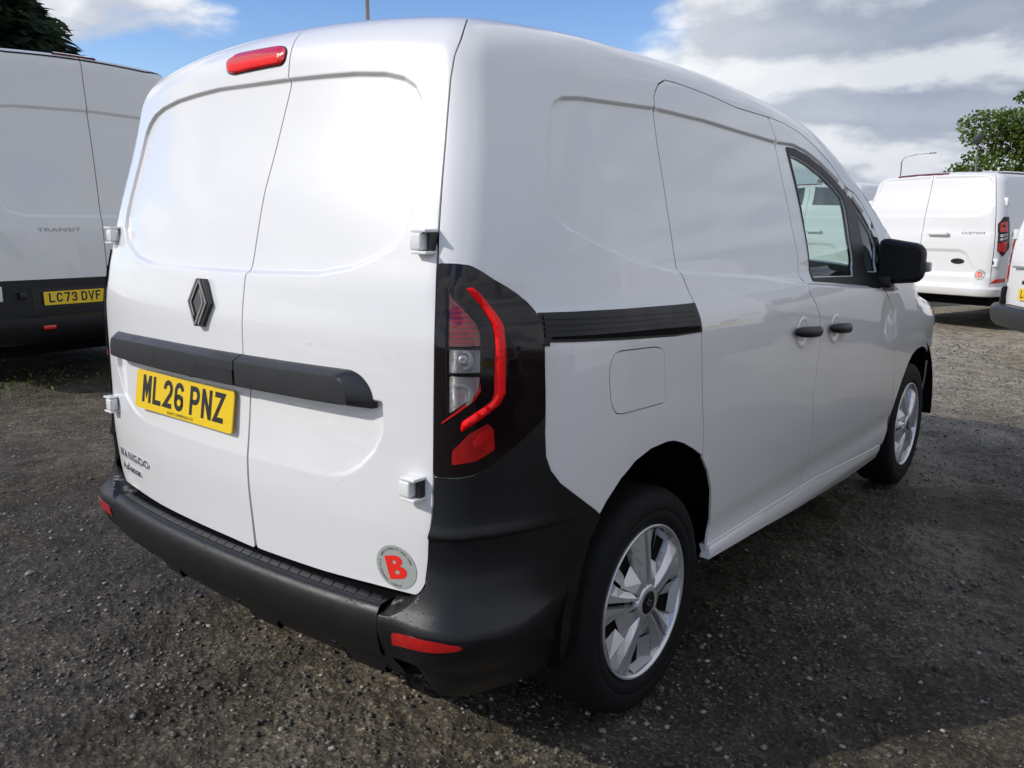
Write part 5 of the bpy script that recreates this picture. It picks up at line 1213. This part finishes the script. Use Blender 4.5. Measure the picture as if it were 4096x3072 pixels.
def ground_material():
    m = bpy.data.materials.new('asphalt_planings'); m.use_nodes = True; nt = m.node_tree; N = nt.nodes; L = nt.links; b = N['Principled BSDF']
    tc = N.new('ShaderNodeTexCoord')
    def noise(s, d=6, r=.6, dist=0.):
        n = N.new('ShaderNodeTexNoise'); n.inputs['Scale'].default_value = s; n.inputs['Detail'].default_value = d; n.inputs['Roughness'].default_value = r; n.inputs['Distortion'].default_value = dist
        L.new(tc.outputs['Object'], n.inputs['Vector']); return n.outputs[0]
    def ramp(x, pts):
        n = N.new('ShaderNodeValToRGB'); e = n.color_ramp.elements
        while len(e) < len(pts): e.new(.5)
        for k, (p, c) in enumerate(pts): e[k].position = p; e[k].color = (*c, 1)
        L.new(x, n.inputs[0]); return n.outputs[0]
    def mix(a, b_, f, mode='MIX'):
        n = N.new('ShaderNodeMix'); n.data_type = 'RGBA'; n.blend_type = mode
        for sck, x in ((0, f), (6, a), (7, b_)):
            if isinstance(x, (int, float)): n.inputs[sck].default_value = x
            elif isinstance(x, tuple): n.inputs[sck].default_value = (*x, 1)
            else: L.new(x, n.inputs[sck])
        return n.outputs[2]
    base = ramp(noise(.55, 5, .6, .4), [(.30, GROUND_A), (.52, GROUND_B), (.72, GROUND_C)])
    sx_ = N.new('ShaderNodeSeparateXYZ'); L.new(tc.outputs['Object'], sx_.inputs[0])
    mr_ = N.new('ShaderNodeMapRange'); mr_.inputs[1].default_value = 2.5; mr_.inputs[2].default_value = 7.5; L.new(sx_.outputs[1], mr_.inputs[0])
    far_mix = N.new('ShaderNodeMath'); far_mix.operation = 'MULTIPLY_ADD'; far_mix.use_clamp = True; L.new(noise(.8, 4, .6), far_mix.inputs[0]); far_mix.inputs[1].default_value = .9; sb_ = N.new('ShaderNodeMath'); sb_.operation = 'SUBTRACT'; L.new(mr_.outputs[0], sb_.inputs[0]); sb_.inputs[1].default_value = .42; L.new(sb_.outputs[0], far_mix.inputs[2])
    base = mix(base, GROUND_FAR, far_mix.outputs[0])  # paler base colour further along y, broken up by noise
    med = ramp(noise(7, 5, .65), [(.32, (.55, .54, .52)), (.66, (1.25, 1.24, 1.22))])
    c = mix(base, med, 1.0, 'MULTIPLY')
    vor = N.new('ShaderNodeTexVoronoi'); vor.inputs['Scale'].default_value = 95; vor.inputs['Randomness'].default_value = 1; L.new(tc.outputs['Object'], vor.inputs['Vector'])
    sp = N.new('ShaderNodeSeparateColor'); L.new(vor.outputs['Color'], sp.inputs[0])
    chip = ramp(sp.outputs[0], [(.0, (.45, .44, .43)), (.55, (.95, .94, .92)), (.86, (1.35, 1.32, 1.26)), (.97, (2.6, 2.5, 2.3))])
    c = mix(c, chip, .85, 'MULTIPLY')
    fine = ramp(noise(260, 3, .7), [(.3, (.6, .6, .6)), (.7, (1.35, 1.35, 1.35))]); c = mix(c, fine, .8, 'MULTIPLY')
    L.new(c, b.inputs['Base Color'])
    wet = ramp(noise(.9, 4, .6, .3), [(.36, (.42, .42, .42)), (.60, (.90, .90, .90))]); L.new(wet, b.inputs['Roughness'])
    b.inputs['Specular IOR Level'].default_value = .22
    bp = N.new('ShaderNodeBump'); bp.inputs['Strength'].default_value = .9; bp.inputs['Distance'].default_value = .006
    h = mix(noise(120, 5, .7), vor.outputs['Distance'], .45); L.new(h, bp.inputs['Height']); L.new(bp.outputs[0], b.inputs['Normal'])
    return m
GROUND_A = (.028, .0235, .0175); GROUND_B = (.060, .051, .038); GROUND_C = (.115, .099, .076); GROUND_FAR = (.33, .30, .24)
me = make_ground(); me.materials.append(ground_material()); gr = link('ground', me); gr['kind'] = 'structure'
# loose stones lying on the planings
def make_stones():
    rng = np.random.default_rng(5); t = (1 + 5 ** .5) / 2
    ico = np.array([(-1, t, 0), (1, t, 0), (-1, -t, 0), (1, -t, 0), (0, -1, t), (0, 1, t), (0, -1, -t), (0, 1, -t), (t, 0, -1), (t, 0, 1), (-t, 0, -1), (-t, 0, 1)]); ico /= np.linalg.norm(ico[0])
    fc = np.array([(0, 11, 5), (0, 5, 1), (0, 1, 7), (0, 7, 10), (0, 10, 11), (1, 5, 9), (5, 11, 4), (11, 10, 2), (10, 7, 6), (7, 1, 8), (3, 9, 4), (3, 4, 2), (3, 2, 6), (3, 6, 8), (3, 8, 9), (4, 9, 5), (2, 4, 11), (6, 2, 10), (8, 6, 7), (9, 8, 1)])
    n = 42000
    ang = .6837 + math.pi / 2 + np.radians(rng.uniform(-37, 37, n)); rad = .9 * (11 / .9) ** rng.uniform(0, 1, n) ** .85
    x = 1.9715 + rad * np.cos(ang); y = -1.9388 + rad * np.sin(ang)
    keep = (vnoise(x * 1.6 + 3, y * 1.6, 11) + .5 * vnoise(x * 6, y * 6, 12) > rng.uniform(-.55, .35, n)); x, y, rad = x[keep], y[keep], rad[keep]; n = len(x)
    s = .0022 + .0085 * rng.uniform(0, 1, n) ** 4.5; s *= np.where(rng.uniform(0, 1, n) < .004, 2.1, 1)
    s = np.maximum(s, .0009 * rad)
    J = ico[None] * (1 + rng.uniform(-.28, .28, (n, 12, 1))) * np.stack([rng.uniform(.8, 1.4, n), rng.uniform(.7, 1.1, n), rng.uniform(.45, .8, n)], -1)[:, None] * s[:, None, None]
    a = rng.uniform(0, 6.283, n); c, q = np.cos(a)[:, None], np.sin(a)[:, None]
    X = J[..., 0] * c - J[..., 1] * q + x[:, None]; Y = J[..., 0] * q + J[..., 1] * c + y[:, None]; Zz = J[..., 2] + (ground_z(x, y) + s * .25)[:, None]
    V = np.stack([X, Y, Zz], -1).reshape(-1, 3); F = (fc[None] + 12 * np.arange(n)[:, None, None]).reshape(-1, 3)
    me = bpy.data.meshes.new('gravel'); me.vertices.add(len(V)); me.vertices.foreach_set('co', V.reshape(-1))
    me.loops.add(F.size); me.loops.foreach_set('vertex_index', F.reshape(-1)); me.polygons.add(len(F)); me.polygons.foreach_set('loop_start', np.arange(len(F)) * 3); me.polygons.foreach_set('loop_total', np.full(len(F), 3))
    me.update(calc_edges=True)
    at = me.attributes.new('tone', 'FLOAT', 'POINT'); at.data.foreach_set('value', np.repeat(rng.uniform(0, 1, n) ** 2.2, 12))
    m = bpy.data.materials.new('stone_chippings'); m.use_nodes = True; nt = m.node_tree; b = nt.nodes['Principled BSDF']; b.inputs['Roughness'].default_value = .62
    an = nt.nodes.new('ShaderNodeAttribute'); an.attribute_name = 'tone'; rp = nt.nodes.new('ShaderNodeValToRGB'); rp.color_ramp.elements[0].color = (.050, .046, .041, 1); rp.color_ramp.elements[1].color = (.36, .32, .27, 1)
    e = rp.color_ramp.elements.new(.6); e.color = (.15, .135, .115, 1)
    nz = nt.nodes.new('ShaderNodeTexNoise'); nz.inputs['Scale'].default_value = 160; tc = nt.nodes.new('ShaderNodeTexCoord'); nt.links.new(tc.outputs['Object'], nz.inputs['Vector'])
    mr = nt.nodes.new('ShaderNodeMath'); mr.operation = 'MULTIPLY_ADD'; mr.inputs[1].default_value = .3; nt.links.new(nz.outputs[0], mr.inputs[0]); 
    sb = nt.nodes.new('ShaderNodeMath'); sb.operation = 'SUBTRACT'; sb.inputs[1].default_value = .15; nt.links.new(an.outputs['Fac'], sb.inputs[0]); nt.links.new(sb.outputs[0], mr.inputs[2])
    nt.links.new(mr.outputs[0], rp.inputs[0]); nt.links.new(rp.outputs[0], b.inputs['Base Color'])
    me.materials.append(m); return me
gv = link('gravel', make_stones()); gv['kind'] = 'stuff'
# ---------------------------------------------------------------- trees and lamp posts behind the yard
def leaf_material(name, a, b_):
    m = bpy.data.materials.new(name); m.use_nodes = True; nt = m.node_tree; b = nt.nodes['Principled BSDF']; b.inputs['Roughness'].default_value = .55
    b.inputs['Specular IOR Level'].default_value = .35
    an = nt.nodes.new('ShaderNodeAttribute'); an.attribute_name = 'tone'; mx = nt.nodes.new('ShaderNodeMix'); mx.data_type = 'RGBA'; mx.inputs[6].default_value = (*a, 1); mx.inputs[7].default_value = (*b_, 1)
    nz = nt.nodes.new('ShaderNodeTexNoise'); nz.inputs['Scale'].default_value = 3.; tc = nt.nodes.new('ShaderNodeTexCoord'); nt.links.new(tc.outputs['Object'], nz.inputs['Vector'])
    ad = nt.nodes.new('ShaderNodeMath'); ad.operation = 'MULTIPLY_ADD'; ad.inputs[1].default_value = .6; ad.use_clamp = True; nt.links.new(nz.outputs[0], ad.inputs[0])
    sb = nt.nodes.new('ShaderNodeMath'); sb.operation = 'SUBTRACT'; sb.inputs[1].default_value = .3; nt.links.new(an.outputs['Fac'], sb.inputs[0]); nt.links.new(sb.outputs[0], ad.inputs[2])
    nt.links.new(ad.outputs[0], mx.inputs[0]); nt.links.new(mx.outputs[2], b.inputs['Base Color'])
    tr = nt.nodes.new('ShaderNodeBsdfTranslucent'); nt.links.new(mx.outputs[2], tr.inputs[0]); ms = nt.nodes.new('ShaderNodeMixShader'); ms.inputs[0].default_value = .3
    out = nt.nodes['Material Output']; nt.links.new(b.outputs[0], ms.inputs[1]); nt.links.new(tr.outputs[0], ms.inputs[2]); nt.links.new(ms.outputs[0], out.inputs[0]); return m
LEAF = leaf_material('leaf_green', (.045, .085, .014), (.17, .23, .045)); NEEDLE = leaf_material('conifer_green', (.010, .022, .010), (.032, .058, .022))
def leaf_mesh(name, C, size, m, rng, long=1.5, dirs=None):
    """small folded leaf faces at points C"""
    n = len(C); a = rng.normal(size=(n, 3)); a /= np.linalg.norm(a, axis=1, keepdims=True)
    if dirs is not None: a = a * .45 + dirs; a /= np.linalg.norm(a, axis=1, keepdims=True)
    b = np.cross(a, rng.normal(size=(n, 3))); b /= np.linalg.norm(b, axis=1, keepdims=True); nn = np.cross(a, b)
    s = size * rng.uniform(.6, 1.3, (n, 1)); a = a * s * long; b = b * s
    V = np.stack([C - a, C - b + nn * s * .25, C + a, C + b + nn * s * .25], 1).reshape(-1, 3)
    i = np.arange(n)[:, None] * 4; F = np.concatenate([i + [0, 1, 2], i + [0, 2, 3]], 1).reshape(-1, 3)
    me = bpy.data.meshes.new(name); me.vertices.add(len(V)); me.vertices.foreach_set('co', V.reshape(-1)); me.loops.add(F.size); me.loops.foreach_set('vertex_index', F.reshape(-1))
    me.polygons.add(len(F)); me.polygons.foreach_set('loop_start', np.arange(len(F)) * 3); me.polygons.foreach_set('loop_total', np.full(len(F), 3)); me.update(calc_edges=True)
    at = me.attributes.new('tone', 'FLOAT', 'POINT'); at.data.foreach_set('value', np.repeat(rng.uniform(0, 1, n), 4)); me.materials.append(m); return me
def broadleaf(loc, H, R, label, seed, n=9000, leaf=.09, lean=(0, 0), tips=()):
    rng = np.random.default_rng(seed); t = thing(empty('broadleaf_tree', loc), label, 'tree')
    limbs = [tube([(0, 0, -.2), (.03, .02, H * .25), (lean[0] * .5, lean[1] * .5, H * .55), (lean[0], lean[1], H * .92)], [.05 * H ** .8, .042 * H ** .8, .026 * H ** .8, .006 * H], 9)]
    cl = []
    for k in range(26):
        z = H * rng.uniform(.22, .92); a = rng.uniform(0, 6.283); f = 1 - abs(z / H - .45) ** 1.3 * 1.2; r = R * max(f, .2) * rng.uniform(.45, 1.0)
        tip = np.array([lean[0] * z / H + r * math.cos(a), lean[1] * z / H + r * math.sin(a), z + .10 * H * rng.uniform(.2, 1)]); base = np.array([lean[0] * z / H * .9, lean[1] * z / H * .9, z * .82])
        limbs.append(tube([base, (base + tip) / 2 + [0, 0, .03 * H], tip], [.012 * H, .008 * H, .003 * H], 5)); cl += [(tip, R * rng.uniform(.22, .38)), ((tip + base) / 2, R * rng.uniform(.20, .34))]
    for tp, rr_ in tips: cl.append((np.array(tp, float), rr_))
    link('trunk', mesh('trunk', *join(limbs), M['bark']), t)
    w = np.array([r ** 2.2 for _, r in cl]); w /= w.sum(); idx = rng.choice(len(cl), n, p=w); d = rng.normal(size=(n, 3)); d /= np.linalg.norm(d, axis=1, keepdims=True)
    C = np.array([cl[i][0] for i in idx]) + d * (np.array([cl[i][1] for i in idx]) * rng.uniform(.25, 1.12, n) ** .6)[:, None] * [1, 1, .8]
    link('crown', leaf_mesh('crown', C, leaf, LEAF, rng), t); return t
def conifer(loc, H, R, label, seed, n=130):
    rng = np.random.default_rng(seed); t = thing(empty('conifer_tree', loc), label, 'tree')
    link('trunk', mesh('trunk', *tube([(0, 0, -.2), (0, 0, H * .5), (0, 0, H)], [.028 * H, .018 * H, .003 * H], 9), M['bark']), t)
    C, D, br = [], [], []
    for k in range(n):
        z = H * (.10 + .88 * (k + rng.uniform()) / n); a = k * 2.399 + rng.uniform(-.3, .3); L_ = R * (1 - z / H) ** .75 * rng.uniform(.75, 1.15) + .15
        d = np.array([math.cos(a), math.sin(a), .35]); P = [np.array([0, 0, z])]
        for q in range(1, 7): f = q / 6; P.append(np.array([math.cos(a) * L_ * f, math.sin(a) * L_ * f, z + L_ * (.10 * f - .28 * f * f)]))
        br.append(tube(P, [.03 * (1 - i / 7) + .004 for i in range(7)], 4, False))
        for q in range(1, 7):
            m = int(16 + 22 * L_ / R); base = P[q]; spread = L_ * .12 * (1.25 - q / 7) + .05
            C += list(base + rng.normal(size=(m, 3)) * spread * [1, 1, .55]); D += [np.array([math.cos(a), math.sin(a), -.25 - .1 * rng.uniform()])] * m
    link('branches', mesh('branches', *join(br), M['bark']), t); link('crown', leaf_mesh('crown', np.array(C), .055, NEEDLE, rng, 3.2, np.array(D)), t); return t
def at(bx, by, dist): return (1.9715 + bx * dist, -1.9388 + by * dist, 0.)
broadleaf(at(-.136, .991, 30.0), 5.0, 2.35, 'bright green leafy tree rising behind the white vans at the right edge', 11, 34000, .042, (.2, 0), [((-2.1, .3, 2.9), .30), ((-1.8, .2, 2.6), .4), ((-.9, 0, 4.35), .35), ((-.5, 0, 5.0), .26), ((.1, 0, 5.15), .3), ((-1.35, 0, 3.4), .4), ((-1.9, .2, 3.35), .22)])
broadleaf(at(-.318, .948, 62.0), 4.3, 1.3, 'small far tree top just left of the two showing between the vans', 12, 2600, .09)
broadleaf(at(-.300, .954, 64.0), 3.9, 1.2, 'low far bush top on the right of the two showing between the vans', 13, 2200, .09)
conifer(at(-.9395, .3425, 19.0), 7.4, 2.5, 'dark green conifer standing behind the tall van at the left edge', 14)
# lamp posts
def lamp_post(loc, H, label, arm=None, r=.06, head=True):
    t = thing(empty('lamp_post', loc), label, 'lamp post', 'lamp posts round the yard')
    link('post', mesh('post', *tube([(0, 0, -.1), (0, 0, H * .5), (0, 0, H)], [r, r * .8, r * .6], 10), M['steel']), t)
    if arm:
        ax, ay, az = arm; link('arm', mesh('arm', *tube([(0, 0, H - .02), (ax * .12, ay * .12, H + az * .55), (ax * .5, ay * .5, H + az * .85), (ax, ay, H + az)], r * .5, 8), M['steel']), t)
        V, F = box(-.28, .28, -.09, .09, -.05, .05, .03); d = math.atan2(ay, ax); V = [(a * math.cos(d) - b_ * math.sin(d) + ax * 1.12, a * math.sin(d) + b_ * math.cos(d) + ay * 1.12, c + H + az) for a, b_, c in V]
        link('lantern', mesh('lantern', V, F, M['silver2']), t)
    return t
lamp_post(at(-.748, .664, 22.0), 9.5, 'plain pale lamp column rising behind the roof of the nearest van', (1.2, -.6, .35), .075)
lamp_post(at(-.256, .967, 75.0), 6.1, 'thin far lamp post with a curved arm above the middle of the white van roof', (1.9, .3, .55), .07)
p4 = lamp_post(at(-.188, .982, 27.0), 3.55, 'short pole with a tilted flood lamp in front of the leafy tree', None, .035)
V, F = box(-.13, .13, -.04, .04, -.16, .16, .02); V = [(a * .6 + c * .55, b_, c * .85 - a * .5 + 3.62) for a, b_, c in V]; link('flood_lamp', mesh('flood_lamp', V, F, M['tread']), p4)
# weeds under the tall van
rng = np.random.default_rng(21); C = []
for cx_, cy_, n_, s_ in ((-5.6, .9, 70, .25), (-5.6, 1.7, 50, .25), (-5.9, .4, 60, .35)):
    C += list(np.stack([cx_ + rng.normal(size=n_) * s_, cy_ + rng.normal(size=n_) * s_, rng.uniform(.0, .05, n_)], 1))
w = link('weeds', leaf_mesh('weeds', np.array(C), .009, LEAF, rng, 2.6)); w['kind'] = 'stuff'
